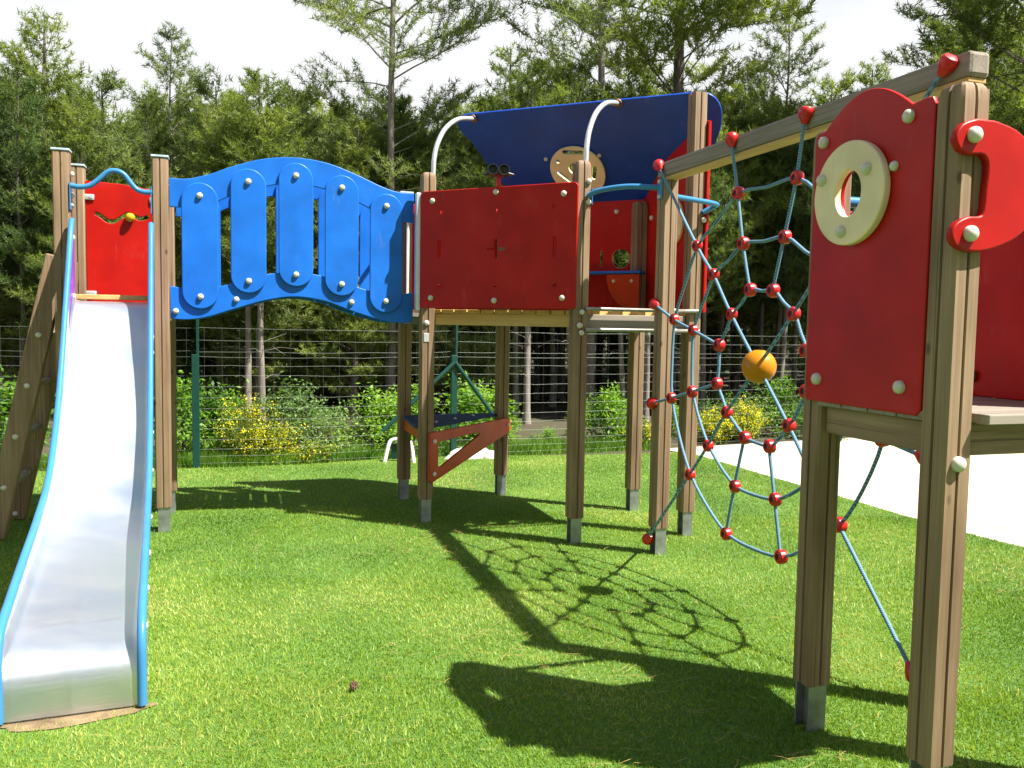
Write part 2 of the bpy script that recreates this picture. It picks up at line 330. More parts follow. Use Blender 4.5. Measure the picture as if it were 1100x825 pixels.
# bare sandy spot below the slide
m, n, b = new_mat('worn_sand'); L = n.links.new
g = N(n, 'NewGeometry'); z = N(n, 'TexNoise', Scale=14.0, Detail=9.0); L(g.outputs['Position'], z.inputs['Vector'])
r = ramp(n, [(.3, (.10, .065, .035)), (.6, (.22, .155, .085))]); L(z.outputs['Fac'], r.inputs[0]); L(r.outputs[0], b.inputs['Base Color']); b.inputs['Roughness'].default_value = 1
SAND = []
for k in range(40):
    a_ = 2*pi*k/40; rx, ry = .25+.03*sin(5*a_), .065+.012*sin(3*a_+1); d_ = dirv(22)
    SAND.append((-1.51+d_.x*rx*cos(a_)-d_.y*ry*sin(a_), 2.925+d_.y*rx*cos(a_)+d_.x*ry*sin(a_)))
sheet('worn_sand_patch', SAND, .004, m)

def pip(px, py, poly):
    ins = np.zeros(len(px), bool); nn = len(poly)
    for i in range(nn):
        x1, y1 = poly[i]; x2, y2 = poly[(i+1) % nn]
        if y1 == y2: continue
        c = ((y1 > py) != (y2 > py)) & (px < (x2-x1)*(py-y1)/(y2-y1)+x1); ins ^= c
    return ins
def tri_mesh(verts, nf, k, mat, vary=None, name='m'):
    """verts (nf*k,3) array: nf faces with k corners each"""
    me = bpy.data.meshes.new(name); nv = nf*k
    me.vertices.add(nv); me.vertices.foreach_set('co', verts.astype(np.float32).ravel())
    me.loops.add(nv); me.loops.foreach_set('vertex_index', np.arange(nv, dtype=np.int32))
    me.polygons.add(nf); me.polygons.foreach_set('loop_start', np.arange(0, nv, k, dtype=np.int32)); me.polygons.foreach_set('loop_total', np.full(nf, k, np.int32))
    me.update(); me.materials.append(mat)
    if vary is not None:
        at = me.attributes.new('vary', 'FLOAT', 'FACE'); at.data.foreach_set('value', vary.astype(np.float32))
    return me
def smooth_noise(x, y, s, seed):
    rs = np.random.RandomState(seed); v = 0
    for k in range(7):
        a_ = rs.uniform(0, 2*pi); f_ = s*rs.uniform(.6, 1.7); v = v+np.sin((x*cos(a_)+y*sin(a_))*f_+rs.uniform(0, 6.28))
    return v/3.5
POLY = EDGE_L+EDGE_R[1:]+[(10, 1.0), (-9, 1.0)]
gx, gy = [], []
for y0, y1, dens in ((2.0, 3.3, 30000), (3.3, 4.6, 20000), (4.6, 6.4, 13000), (6.4, 9.8, 7000)):
    xw = y1*.62+.25; nn = int((y1-y0)*2*xw*dens); gx.append(np.random.uniform(-xw, xw, nn)); gy.append(np.random.uniform(y0, y1, nn))
gx, gy = np.concatenate(gx), np.concatenate(gy)
ea, eb = cos(radians(22)), sin(radians(22)); ex, ey = (gx+1.51)*ea+(gy-2.925)*eb, -(gx+1.51)*eb+(gy-2.925)*ea
er = np.sqrt((ex/.25)**2+(ey/.07)**2)+.25*smooth_noise(gx, gy, 60, 9)
k_ = pip(gx, gy, POLY) & ~(np.random.rand(len(gx)) < np.clip(1.35-er, 0, .93)); gx, gy = gx[k_], gy[k_]; nb = len(gx)
th = np.random.uniform(0, 2*pi, nb); ph = np.random.uniform(0, 2*pi, nb)
clump = smooth_noise(gx, gy, 230, 41)+.6*smooth_noise(gx, gy, 90, 42)
hgt = np.random.uniform(.006, .017, nb)*(1+.18*smooth_noise(gx, gy, 5, 3)+.30*clump); lean = np.random.uniform(.1, 1.1, nb)*hgt
# neighbouring blades are combed the same way in soft patches
comb = .9*smooth_noise(gx, gy, 2.2, 11); ph = np.where(np.random.rand(nb) < .22, comb*2+2.6, ph)
wd = np.random.uniform(.0010, .0019, nb)*(1+gy*.14)
V = np.zeros((nb, 3, 3)); V[:, 0] = np.stack([gx-np.cos(th)*wd, gy-np.sin(th)*wd, np.zeros(nb)], 1); V[:, 1] = np.stack([gx+np.cos(th)*wd, gy+np.sin(th)*wd, np.zeros(nb)], 1)
V[:, 2] = np.stack([gx+np.cos(ph)*lean, gy+np.sin(ph)*lean, hgt], 1)
vary = np.clip(.5+.20*np.random.randn(nb)+.20*clump+.16*smooth_noise(gx, gy, 1.3, 5)+.10*smooth_noise(gx, gy, 6, 8), 0, 1.3)
me = tri_mesh(V.reshape(-1, 3), nb, 3, FM['grass'], vary); turf = link('grass', me, None)
tag(turf, 'short bright green artificial turf under the playground', 'grass', kind='stuff')
# fallen dry pine needles lying in drifts on the turf
nl = 2600; lx = np.random.uniform(-4.5, 3.4, nl*6); ly = np.random.uniform(2.0, 8.6, nl*6)
pr = np.clip(.06+.5*np.clip(smooth_noise(lx, ly, 2.6, 21), 0, 1)**2, 0, 1); k_ = (np.random.rand(len(lx)) < pr) & pip(lx, ly, POLY); lx, ly = lx[k_][:nl], ly[k_][:nl]; nl = len(lx)
th = .25+.55*np.random.randn(nl); ln = np.random.uniform(.03, .10, nl); crv = np.random.uniform(-.5, .5, nl); wl = .0008*(1+ly*.12); V = []
for k in range(4):
    def pt(t, sg):
        a_ = th+crv*(t-.5); return np.stack([lx+np.cos(a_)*ln*(t-.5)+sg*wl*np.sin(a_), ly+np.sin(a_)*ln*(t-.5)-sg*wl*np.cos(a_), np.full(nl, .0)+.021+.005*np.sin(t*3.1+lx*50)], 1)
    V.append(np.stack([pt(k/4, 1), pt(k/4, -1), pt((k+1)/4, -1), pt((k+1)/4, 1)], 1))
V = np.concatenate(V, 0); nl = len(V)
o = link('needle_litter', tri_mesh(V.reshape(-1, 3), nl, 4, FM['litter'], np.random.rand(nl)), None)
tag(o, 'dry brown pine needles scattered over the turf', 'pine needles', kind='stuff')

# ------------------------------------------------------------------ play structure layout
C0 = Vector((-.60, 6.0, 0)); U = dirv(-27); W = dirv(63)
P = dict(C=C0, D=C0+1.14*U, F=C0+1.14*W, G=C0+1.14*U+1.14*W, E=C0+.806*dirv(108), I=C0+1.14*U+.806*dirv(18))
P['H'] = P['D']+.555*dirv(-25); P['J'] = Vector((1.07, 2.95, 0)); P['K'] = P['J']+Vector((.152, -.545, 0)); P['L'] = P['J']+.57*dirv(18); P['N'] = P['K']+.57*dirv(18)
P['A'] = Vector((-2.28, 5.6, 0)); P['B'] = P['A']-.57*dirv(18); P['A2'] = P['A']+.57*dirv(108); P['B2'] = P['B']+.57*dirv(108)
root = empty('play_structure', (0, 4.8, 0))
tag(root, 'wooden climbing frame with steel slide, blue arched bridge, red panels and rope net', 'playground structure')

# posts: square, chamfered, a groove down the middle of each face
def post_section(h=.0475, c=.008, g=.005, gd=.009):
    s = []
    for k in range(4):
        a_ = k*pi/2; ca, sa = cos(a_), sin(a_)
        for x, y in ((h, -h+c), (h, -g), (h-gd, -g*.6), (h-gd, g*.6), (h, g), (h, h-c)): s.append((x*ca-y*sa, x*sa+y*ca))
    return s
SEC = post_section()
def post(p, top, style='cap', wood_bottom=.165, angle=18, foot=True):
    bm = bmesh.new(); ca, sa = cos(radians(angle)), sin(radians(angle))
    lev = [(wood_bottom, .97), (wood_bottom+.006, 1)]
    if style == 'dome': lev += [(top-.055, 1), (top-.030, .965), (top-.014, .89), (top-.004, .74), (top, .45)]
    else: lev += [(top-.012, 1), (top-.006, .98)]
    rings = [[bm.verts.new((p.x+(x*ca-y*sa)*s, p.y+(x*sa+y*ca)*s, z_)) for x, y in SEC] for z_, s in lev]
    nn = len(SEC)
    for a_, b_ in zip(rings, rings[1:]):
        for k in range(nn): bm.faces.new((a_[k], a_[(k+1) % nn], b_[(k+1) % nn], b_[k]))
    bm.faces.new(rings[0]); bm.faces.new(rings[-1])
    o = link('post', fin(bm, True, 25), MT['post'], root, (p.x, p.y, 0))
    if foot:   # galvanised H section foot
        bm = bmesh.new(); d, s = dirv(angle), dirv(angle+90)
        for sg in (-1, 1): box_bm(bm, Vector((p.x, p.y, wood_bottom/2-.03))+s*sg*.034, d, s, Z, .036, .004, wood_bottom/2+.029, .001)
        box_bm(bm, Vector((p.x, p.y, wood_bottom/2-.03)), d, s, Z, .006, .0295, wood_bottom/2+.029, .001)
        link('steel_foot', fin(bm), MT['galv'], o)
    if style == 'cap':
        bm = bmesh.new(); box_bm(bm, Vector((p.x, p.y, top+.002)), dirv(angle), dirv(angle+90), Z, .053, .053, .007, .003)
        link('post_cap', fin(bm), MT['cap'], o)
    return o
TOPS = dict(A=(2.43, 'cap'), B=(2.43, 'cap'), A2=(2.33, 'cap'), B2=(2.43, 'cap'), C=(2.43, 'dome'), D=(2.43, 'dome'), E=(2.40, 'cap'), F=(2.30, 'dome'), G=(2.33, 'dome'), I=(2.93, 'flat'), H=(2.29, 'flat'), J=(2.07, 'dome'), K=(2.075, 'dome'), L=(2.26, 'flat'), N=(2.07, 'dome'))
PO = {k: post(P[k], t, s) for k, (t, s) in TOPS.items()}

def panel_at(O, az, offaz, off, z=0):
    """returns origin, axis along, axis up, normal"""
    return O+dirv(offaz)*off, dirv(az), Z, dirv(offaz)
def bolts(parent, O, az, offaz, off, pts, scale=1):
    for s, z_ in pts: bolt(parent, O+dirv(az)*s+dirv(offaz)*off+Z*z_, offaz, scale)

# --- front red panel of the tower (C-D)
TH = .018
O, ax, ay, nm = panel_at(P['C'], -27, 243, .068)
pnl = shape('red_panel', rrect(-.012, 1.502, 1.15, 2.292, .03), [circ(.148, 2.147, .013), rrect(.981, 2.131, 1.007, 2.157, .004), circ(.575, 2.14, .010),
    slot(.143, 1.85, .143, 1.955, .012), slot(1.0, 1.84, 1.0, 1.955, .014),
    [(.51, 1.90), (.56, 1.90), (.565, 1.955), (.592, 1.955), (.592, 1.90), (.648, 1.90), (.648, 1.882), (.592, 1.882), (.592, 1.83), (.565, 1.83), (.565, 1.882), (.51, 1.882)],
    circ(.143, 1.65, .014), circ(.576, 1.651, .011), circ(1.0, 1.655, .015)], O, ax, ay, nm, TH, MT['red'], root, .005)
pnl['label'] = 'wide red panel with a small plus-shaped cut-out on the tower front'
bolts(pnl, P['C'], -27, 243, .077, [(.088, 2.224), (.573, 2.258), (1.056, 2.222), (.08, 1.571), (.571, 1.554), (1.058, 1.572)])
# binoculars
bn = P['C']+U*.575+dirv(243)*.05
bm = bmesh.new(); look = dirv(271); UB = dirv(1)
for s_ in (-1, 1):
    cc = bn+Z*2.395+UB*s_*.036
    bar = lathe_me([(0, -.09), (.024, -.09), (.027, -.085), (.028, -.02), (.029, 0), (.034, .03), (.037, .07), (.036, .077), (.030, .077), (.028, .073), (.026, .04), (0, .04)], 20)
    bar.transform(Matrix.Translation(cc) @ look.to_track_quat('Z', 'Y').to_matrix().to_4x4()); bm.from_mesh(bar)
box_bm(bm, bn+Z*2.385, UB, look, Z, .030, .05, .016, .005)
for s_ in (-1, 1): tube_bm(bm, [bn+Z*2.378+UB*s_*.06, bn+Z*2.374+UB*s_*.10], [.016, .007], 10)
bino = link('binoculars', fin(bm, True, 45), MT['black'], root, bn+Z*2.3); bino['label'] = 'black toy binoculars on a red stem above the tower panel'
bm = bmesh.new(); tube_bm(bm, [bn+Z*2.23, bn+Z*2.33, bn+Z*2.372], .017, 12); box_bm(bm, bn+Z*2.26, U, look, Z, .022, .011, .035, .004); link('stem', fin(bm, True, 40), MT['conn'], bino)
# --- back panel F-G and sides
O, ax, ay, nm = panel_at(P['F'], -27, 63, .062)
pnl = shape('red_panel', rrect(.0, 1.50, 1.20, 2.36, .03), [circ(.978, 1.914, .073, 32), slot(.819, 1.865, .819, 1.968, .011), slot(.20, 1.865, .20, 1.968, .011), circ(.50, 1.914, .05)], O, ax, ay, nm, TH, MT['red'], root, .004)
pnl['label'] = 'rear red panel of the tower with a round porthole'
bolts(pnl, P['F'], -27, 243, -.052, [(.939, 2.27), (.60, 2.27), (.2, 2.27)])
box('counter_shelf', P['F']+W*-.03+U*.30+Z*1.80, P['F']+W*-.03+U*1.20+Z*1.80, .10, .010, MT['blue'], root, .006)
q0 = P['F']+U*.93-W*.11
pts = [(0, 0), (.26, 0), (.26, -.27)]+[(.26-.26*sin(pi/2*t/8)**.9, -.27*cos(pi/2*t/8)) for t in range(1, 8)]
o = shape('shelf_bracket', pts, [], q0+Z*1.785, U, Z, W, .015, MT['orange'], root, .003); o['label'] = 'orange quarter-round bracket under the counter shelf'
bolts(o, q0+Z*1.785, -27, 243, .008, [(.06, -.05), (.2, -.05)], .7)
O, ax, ay, nm = panel_at(P['I'], 108, 18, .060)
pnl = shape('red_panel', [(-.065, 1.50), (.86, 1.50), (.86, 2.42), (.60, 2.56), (.30, 2.66), (.0, 2.76), (-.065, 2.74)], [circ(.38, 2.13, .10, 28)], O, ax, ay, nm, .022, MT['red'], root, .004)
pnl['label'] = 'tall narrow red side wall rising to the roof beside the high post'
bolts(pnl, P['I'], 108, 198, -.048, [(.15, 2.2), (.15, 1.6), (.7, 2.2)])
ring = shape('cream_ring', circ(.38, 2.13, .17, 40), [circ(.38, 2.13, .10, 32)], P['I']+dirv(18)*.038, dirv(108), Z, dirv(18), .02, MT['cream'], root, .004)
ring['label'] = 'cream ring on the inner face of the tall red side wall'
O, ax, ay, nm = panel_at(P['F'], 198, 108, .06)
shape('red_panel', rrect(-.02, 1.50, .80, 2.33, .03), [], O, ax, ay, nm, TH, MT['red'], root, .004)
# white board beside the entry from the bridge and channel on post C
o = box('entry_board', P['E']+dirv(18)*.012+dirv(288)*.060+Z*1.55, P['E']+dirv(18)*.012+dirv(288)*.060+Z*2.25, .008, .062, MT['white'], root, .003)
bm = bmesh.new(); cc = P['C']+dirv(198)*.072+dirv(288)*.012
box_bm(bm, cc+Z*1.885, dirv(18), dirv(108), Z, .016, .028, .40, .004); link('edge_channel', fin(bm), MT['steelw'], root)
# --- roof
def cat(pts, sub=5): return [(p.x, p.y) for p in spline([Vector((x, y, 0)) for x, y in pts], sub)]
dn = (W*.63-Z*.64).normalized(); R0 = C0+W*.57+Z*3.0; rn = U.cross(dn)
if rn.z < 0: rn = -rn
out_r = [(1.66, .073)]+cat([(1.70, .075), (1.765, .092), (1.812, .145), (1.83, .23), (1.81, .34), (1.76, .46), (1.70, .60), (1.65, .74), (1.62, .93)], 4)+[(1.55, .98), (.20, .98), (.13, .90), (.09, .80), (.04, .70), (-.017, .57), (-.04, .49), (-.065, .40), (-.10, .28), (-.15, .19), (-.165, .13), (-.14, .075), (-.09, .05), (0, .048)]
roof = shape('roof', out_r, [circ(.70, .60, .165, 32)], R0, U, dn, rn, .02, MT['roof_shade_blue'], root, .005); roof['label'] = 'large sloping blue roof board over the tower, its shade put into the colour'
disc = shape('beige_disc', [( (.70+.215*cos(a_))+.0, .60+(.215 if sin(a_) < 0 else .235)*sin(a_)) for a_ in [2*pi*k/40 for k in range(40)]],
    [slot(.645, .425, .773, .440, .017), circ(.57, .50, .016), slot(.55, .60, .625, .69, .014), slot(.845, .58, .815, .665, .017), circ(.69, .575, .052, 20), circ(.80, .49, .014)],
    R0-rn*.024, U, dn, rn, .018, MT['cream'], root, .003); disc['label'] = 'beige round toy plate with slots under the roof'
for s_, q_ in ((.47, .483), (.90, .487), (.70, .85)):
    o = inst('bolt', BOLT, disc, R0+U*s_+dn*q_-rn*.011, scale=.8); o.rotation_euler = (-rn).to_track_quat('X', 'Z').to_euler()
for k, t_ in (('C', 0), ('D', 1)):
    base = P[k]; v1 = W
    pts = [base+W*s_+Z*z_ for s_, z_ in ((.055, 2.30), (.066, 2.44), (.075, 2.54), (.116, 2.65), (.22, 2.775), (.39, 2.875), (.60, 2.925))]
    tb = tube('roof_support_tube', spline(pts, 6), .017, MT['steelw'], root, 14); tb['label'] = 'curved grey steel tube holding the roof, '+('left one of the pair' if t_ == 0 else 'right one of the pair')
    bm = bmesh.new(); pe = base+W*.61+Z*2.925; tube_bm(bm, [pe-rn*.004, pe+rn*.012], .032, 16); link('mounting_flange', fin(bm, True, 40), MT['rust'], tb)
# --- tower deck: planks with gaps on joists
dk = empty('d', (0, 0, 0)); bpy.data.objects.remove(dk)
bm = bmesh.new()
for k in range(11):
    s0 = .012+k*.1035; c_ = C0+U*(s0+.048)+W*.57+Z*1.482; box_bm(bm, c_, W, U, Z, .565, .0475, .0135, .002)
deck = link('deck', fin(bm), MT['deck27'], root, C0+Z*1.48); deck['label'] = 'square plank deck of the tower'
bm = bmesh.new()
for base, d_, e_ in ((P['C'], dirv(108), P['E']), ):
    pass
def tri_planks(p, q, r_, n_):        # planks filling a triangle p-q-r parallel to p-q
    bm = bmesh.new(); m_ = (p+q)/2; ht = (r_-m_); hl = (q-p).length/2; d_ = (q-p).normalized(); h_ = ht.length; hn = ht.normalized()
    for k in range(n_):
        t = (k+.5)/n_; box_bm(bm, m_+hn*h_*t+Z*1.482, d_, hn, Z, max(hl*(1-t)-.03, .03), h_/n_/2-.004, .0135, .002)
    return bm
link('deck_corner', fin(tri_planks(P['C']+W*.0, P['F'], P['E'], 5)), MT['deck27'], root)
link('deck_corner', fin(tri_planks(P['D'], P['G'], P['I'], 5)), MT['deck27'], root)
box('joist', C0+U*.06+W*.03+Z*1.427, C0+U*1.08+W*.03+Z*1.427, .02, .038, MT['joist'], root)
box('joist', C0+U*.06+W*1.11+Z*1.427, C0+U*1.08+W*1.11+Z*1.427, .02, .038, MT['joist'], root)
box('joist', C0+U*.03+W*.06+Z*1.427, C0+U*.03+W*1.08+Z*1.427, .02, .038, MT['joist'], root)
box('joist', C0+U*1.11+W*.06+Z*1.427, C0+U*1.11+W*1.08+Z*1.427, .02, .038, MT['joist'], root)
box('joist', C0+U*.57+W*.06+Z*1.427, C0+U*.57+W*1.08+Z*1.427, .02, .036, MT['joist'], root)
box('joist', P['D']+dirv(18)*.055+Z*1.43, P['I']-dirv(18)*.055+Z*1.43, .02, .042, MT['joist18'], root)
box('joist', P['I']+dirv(108)*.055+Z*1.43, P['G']-dirv(108)*.055+Z*1.43, .02, .042, MT['joist18'], root)
box('joist', P['C']+dirv(108)*.055+Z*1.43, P['E']-dirv(108)*.055+Z*1.43, .02, .042, MT['joist18'], root)
box('joist', P['E']+dirv(18)*.055+Z*1.43, P['F']-dirv(18)*.055+Z*1.43, .02, .042, MT['joist18'], root)
for z_ in (1.505, 1.375):
    pth = [P['D']+dirv(18)*s_+dirv(288)*.062+Z*z_ for s_ in (.02, .62, .625, .665, .67, .83)]
    o = tube('rung', pth, [.013, .013, .017, .017, .013, .013], MT['pipe'], root, 12)
    bolts(o, P['D'], 18, 288, .05, [(.0, z_-.02)], .9)
for k in ('C', 'D'): bolts(PO[k], P[k], 18, 288, .0475, [(-.012, 1.40)])
bolts(PO['D'], P['D'], 18, 288, .0475, [(.03, 2.30), (.03, 2.17)], .9)
# tag plate on post C
bm = bmesh.new(); box_bm(bm, P['C']+dirv(288)*.0495-dirv(18)*.012+Z*1.30, dirv(18), dirv(288), Z, .018, .002, .030, .0015); pt = link('tag_plate', fin(bm), MT['steelw'], PO['C'])
# grab tubes
pth = spline([P['D']+dirv(18)*.02+dirv(288)*.06+Z*2.205, P['D']+dirv(-20)*.09+dirv(288)*.06+Z*2.235, P['D']+dirv(-25)*.28+dirv(288)*.055+Z*2.250, P['H']-dirv(-25)*.05+Z*2.235+dirv(288)*.02], 8)
o = tube('grab_tube', pth, .0165, MT['tube'], root, 14); o['label'] = 'light blue grab tube between the tower and the net post'
bm = bmesh.new(); box_bm(bm, P['H']-dirv(18)*.052+Z*2.225, dirv(18), dirv(108), Z, .003, .032, .06, .002); link('mounting_plate', fin(bm), MT['tube'], o); bm = bmesh.new(); box_bm(bm, P['D']+dirv(18)*.052+dirv(288)*.03+Z*2.205, dirv(18), dirv(108), Z, .003, .03, .05, .002); link('mounting_plate', fin(bm), MT['tube'], o)
bolts(o, P['H'], 108, 198, .055, [(0, 2.27), (0, 2.18)], .7)
pth = spline([P['H']+dirv(108)*.04+dirv(18)*.04+Z*2.215, P['H']+dirv(108)*.16+dirv(18)*.13+Z*2.215, P['I']+dirv(288)*.13+dirv(18)*.07+Z*2.20, P['I']+dirv(288)*.085+dirv(18)*.085+Z*2.185, P['I']+dirv(288)*.055+dirv(18)*.03+Z*2.15], 8)
o = tube('grab_tube', pth, .0165, MT['tube'], root, 14); o['label'] = 'light blue looped grab tube on the high post'
bolts(o, P['I'], 18, 288, .06, [(.035, 2.10)], .9)

# --- bench between C, E and F
def bracket(O, az, offaz, off, flip=1):
    L_ = 1.17
    pts = [(-.05, .30), (-.02, .285), (.0, .29), (L_-.03, .52), (L_, .55), (L_, .61), (L_-.03, .64), (-.05, .64)]
    hole = [(.055, .395), (.055, .56), (.10, .565), (.60, .575), (.66, .56), (.60, .535), (.10, .385)]
    o = shape('bench_bracket', pts, [hole], O+dirv(offaz)*off, dirv(az), Z, dirv(offaz), .02, MT['orange'], root, .003)
    bolts(o, O, az, offaz, off+.01, [(.0, .575), (.0, .345), (L_-.05, .585)], .9)
    return o
b1 = bracket(P['C'], 63, -27, .062); b1['label'] = 'orange triangular bracket carrying the blue bench'
seat_pts = [(0, .02), (1.14, .02), (1.10, .12), (.68, .50), (.57, .54), (.46, .50), (.04, .12)]
st = shape('bench_seat', seat_pts, [], P['C']+Z*.66, W, dirv(153), Z, .022, MT['navy'], root, .005); st['label'] = 'dark blue triangular bench seat low between the tower posts'
for s_, q_ in ((.3, .1), (.57, .1), (.85, .1)):
    o = inst('bolt', BOLT, st, P['C']+W*s_+dirv(153)*q_+Z*.671, ry=-pi/2, scale=.6)
box('bench_bracket', P['E']+dirv(-72)*.06+Z*.60, P['C']+dirv(108)*.06+Z*.60, .012, .04, MT['orange'], root)

# --- arched bridge
BA = P['A']; bend = Vector((-.68, 6.10, 0)); baz = degrees(atan2((bend-BA).y, (bend-BA).x))
def cat(pts, sub=5): return [(p.x, p.y) for p in spline([Vector((x, y, 0)) for x, y in pts], sub)]
def bridge_side(off_base, offn, lab):
    O = BA+off_base; n_ = baz-90
    def pp(k): return (O+dirv(n_)*k, dirv(baz), Z, dirv(n_))
    top = cat([(.052, 2.305), (.16, 2.306), (.30, 2.345), (.443, 2.405), (.637, 2.467), (.85, 2.490), (1.06, 2.467), (1.26, 2.400), (1.42, 2.335), (1.54, 2.303), (1.645, 2.30)])
    tin = cat([(1.645, 2.095), (1.54, 2.105), (1.40, 2.15), (1.26, 2.215), (1.043, 2.290), (.85, 2.315), (.66, 2.29), (.44, 2.215), (.30, 2.15), (.16, 2.122), (.052, 2.120)])
    Op, ax_, ay_, nm_ = pp(offn)
    s = shape('bridge_side', top+tin, [], Op, ax_, ay_, nm_, .019, MT['blue'], root, .005)
    s['label'] = lab+' top board of the arched bridge'
    b_in = cat([(.052, 1.612), (.20, 1.60), (.38, 1.625), (.60, 1.695), (.85, 1.730), (1.10, 1.69), (1.32, 1.622), (1.50, 1.595), (1.645, 1.612)])
    b_out = cat([(1.645, 1.405), (1.54, 1.398), (1.42, 1.415), (1.234, 1.469), (1.044, 1.535), (.85, 1.562), (.656, 1.535), (.44, 1.469), (.27, 1.413), (.15, 1.396), (.052, 1.40)])
    s2 = shape('bridge_side', b_in+b_out, [], Op, ax_, ay_, nm_, .019, MT['blue'], root, .005); s2['label'] = lab+' bottom board of the arched bridge'
    bolts(s2, Op, baz, n_, .0095, [(.461, 1.535), (1.217, 1.535), (.085, 1.45)])
    for x, zt, zb in ((.238, 2.284, 1.467), (.540, 2.393, 1.578), (.845, 2.452, 1.630), (1.148, 2.391, 1.575), (1.452, 2.285, 1.466)):
        hw = .113
        o = shape('bridge_slat', slot(x, zb+hw, x, zt-hw, hw, 14), [], Op+dirv(n_)*.0205, ax_, ay_, nm_, .019, MT['blue'], root, .006)
        bolts(o, Op, baz, n_, .0305, [(x, zt-.085), (x, zb+.08)], 1.05)
bridge_side(dirv(baz-90)*.0, .0, 'front')
bridge_side(dirv(baz+90)*.56, .0, 'rear')
bm = bmesh.new()
for k in range(19):
    t = min(k/15, 1.0); s_ = .10+k*.0985; zz_ = 1.455+.165*sin(pi*t)**1.3
    tl = .165*1.3*pi/1.58*cos(pi*t)*max(sin(pi*t), .01)**.3; dd = (dirv(baz)+Z*tl).normalized(); pr_ = dirv(baz+90)
    box_bm(bm, BA+dirv(baz)*s_+pr_*.28+Z*zz_, dd, pr_, dd.cross(pr_), .046, .255, .013, .002)
link('bridge_deck', fin(bm), MT['deck'], root)

# --- slide unit
O, ax, ay, nm = panel_at(P['B2'], 18, 288, .0)
wav_t = cat([(.108, 2.128), (.14, 2.118), (.18, 2.088), (.224, 2.080), (.271, 2.108), (.313, 2.135), (.36, 2.122), (.40, 2.108), (.45, 2.122)])
wav_b = cat([(.45, 2.095), (.40, 2.080), (.36, 2.094), (.313, 2.108), (.271, 2.080), (.224, 2.052), (.18, 2.058), (.14, 2.090), (.108, 2.105)])
pnl = shape('red_panel', [(.05, 1.51), (.52, 1.51), (.52, 2.285), (.47, 2.30), (.28, 2.325), (.10, 2.335), (.05, 2.335)], [wav_t+wav_b], O, ax, ay, nm, TH, MT['red'], root, .004)
pnl['label'] = 'red back panel of the slide platform with a wavy slot and yellow ball'
bm = bmesh.new(); bmesh.ops.create_uvsphere(bm, u_segments=24, v_segments=16, radius=.031)
bmesh.ops.translate(bm, verts=bm.verts, vec=P['B2']+dirv(18)*.333+dirv(288)*.028+Z*2.098); link('ball', fin(bm, True), MT['lemon'], pnl)
for s_, z_ in ((.055, 2.225), (.06, 1.565), (.51, 2.225), (.51, 1.565)):
    bm = bmesh.new(); sg = 1 if s_ < .3 else -1
    box_bm(bm, P['B2']+dirv(18)*(s_+sg*.018)+dirv(288)*.016+Z*z_, dirv(18), dirv(288), Z, .034, .006, .019, .005)
    tube_bm(bm, [P['B2']+dirv(18)*(s_+sg*.032)+dirv(288)*.02+Z*z_, P['B2']+dirv(18)*(s_+sg*.032)+dirv(288)*.027+Z*z_], .010, 12)
    link('panel_clamp', fin(bm, True, 40), MT['steelw'], pnl)
pth = spline([P['B']+dirv(18)*s_+dirv(288)*.04+Z*z_ for s_, z_ in ((.050, 2.215), (.11, 2.209), (.165, 2.222), (.215, 2.262), (.265, 2.310), (.312, 2.322), (.36, 2.302), (.40, 2.250), (.435, 2.213), (.48, 2.200), (.525, 2.202))], 6)
wt = tube('grab_tube', pth, .016, MT['tube'], root, 14); wt['label'] = 'light blue wavy tube above the slide entrance'
for s_ in (.052, .518):
    bm = bmesh.new(); box_bm(bm, P['B']+dirv(18)*s_+dirv(288)*.02+Z*2.15, dirv(18), dirv(108), Z, .003, .035, .085, .002); link('mounting_plate', fin(bm), MT['tube'], wt)
bolts(wt, P['B'], 108, 18, .055, [(-.0, 2.29), (-.0, 2.16), (-.0, 2.10)], .9)
bm = bmesh.new()
for k in range(5): box_bm(bm, P['B']+dirv(18)*.285+dirv(108)*(.045+k*.118)+Z*1.484, dirv(18), dirv(108), Z, .235, .055, .014, .002)
link('slide_platform', fin(bm), MT['deck'], root)
for d0, d1 in (('A', 'A2'), ('B', 'B2'), ('B2', 'A2'), ('B', 'A')):
    v_ = (P[d1]-P[d0]).normalized(); box('joist', P[d0]+v_*.05+Z*1.42, P[d1]-v_*.05+Z*1.42, .018, .045, MT['joist18'], root)
S0 = (P['A']+P['B'])/2; saz = -68.3; sd_ = dirv(saz); sn = dirv(saz-90)
BED = [(.02, 1.502), (.10, 1.495), (.16, 1.475), (.24, 1.415), (.5, 1.17), (.8, .89), (1.08, .632), (1.24, .513), (1.40, .425), (1.6, .362), (1.85, .322), (2.1, .296), (2.4, .262), (2.62, .233), (2.70, .213), (2.75, .182), (2.775, .135), (2.78, .06), (2.78, .012)]
BED = [(p.x, p.y) for p in spline([Vector((x, y, 0)) for x, y in BED], 4)]
RAIL = [(.055, 2.0), (.12, 1.945), (.2, 1.835), (.4, 1.575), (.8, 1.07), (1.1, .785), (1.4, .60), (1.8, .495), (2.2, .42), (2.55, .35), (2.70, .315), (2.765, .255), (2.785, .17), (2.787, .015)]
RAIL = [(p.x, p.y) for p in spline([Vector((x, y, 0)) for x, y in RAIL], 6)]
slide = empty('slide', (S0.x, S0.y, 0)); slide.parent = root; slide.location = S0-WO[root.name]; slide['label'] = 'stainless steel slide with light blue rails'
HWID = .222
bm = bmesh.new(); prof = [(-HWID, .035), (-HWID+.012, .008), (-HWID+.035, 0), (0, 0), (HWID-.035, 0), (HWID-.012, .008), (HWID, .035)]; rings = []
for s_, z_ in BED: rings.append([bm.verts.new(S0+sd_*s_+sn*x+Z*(z_+(h if s_ < 2.7 else h*max(0, (2.79-s_)/.09)))) for x, h in prof])
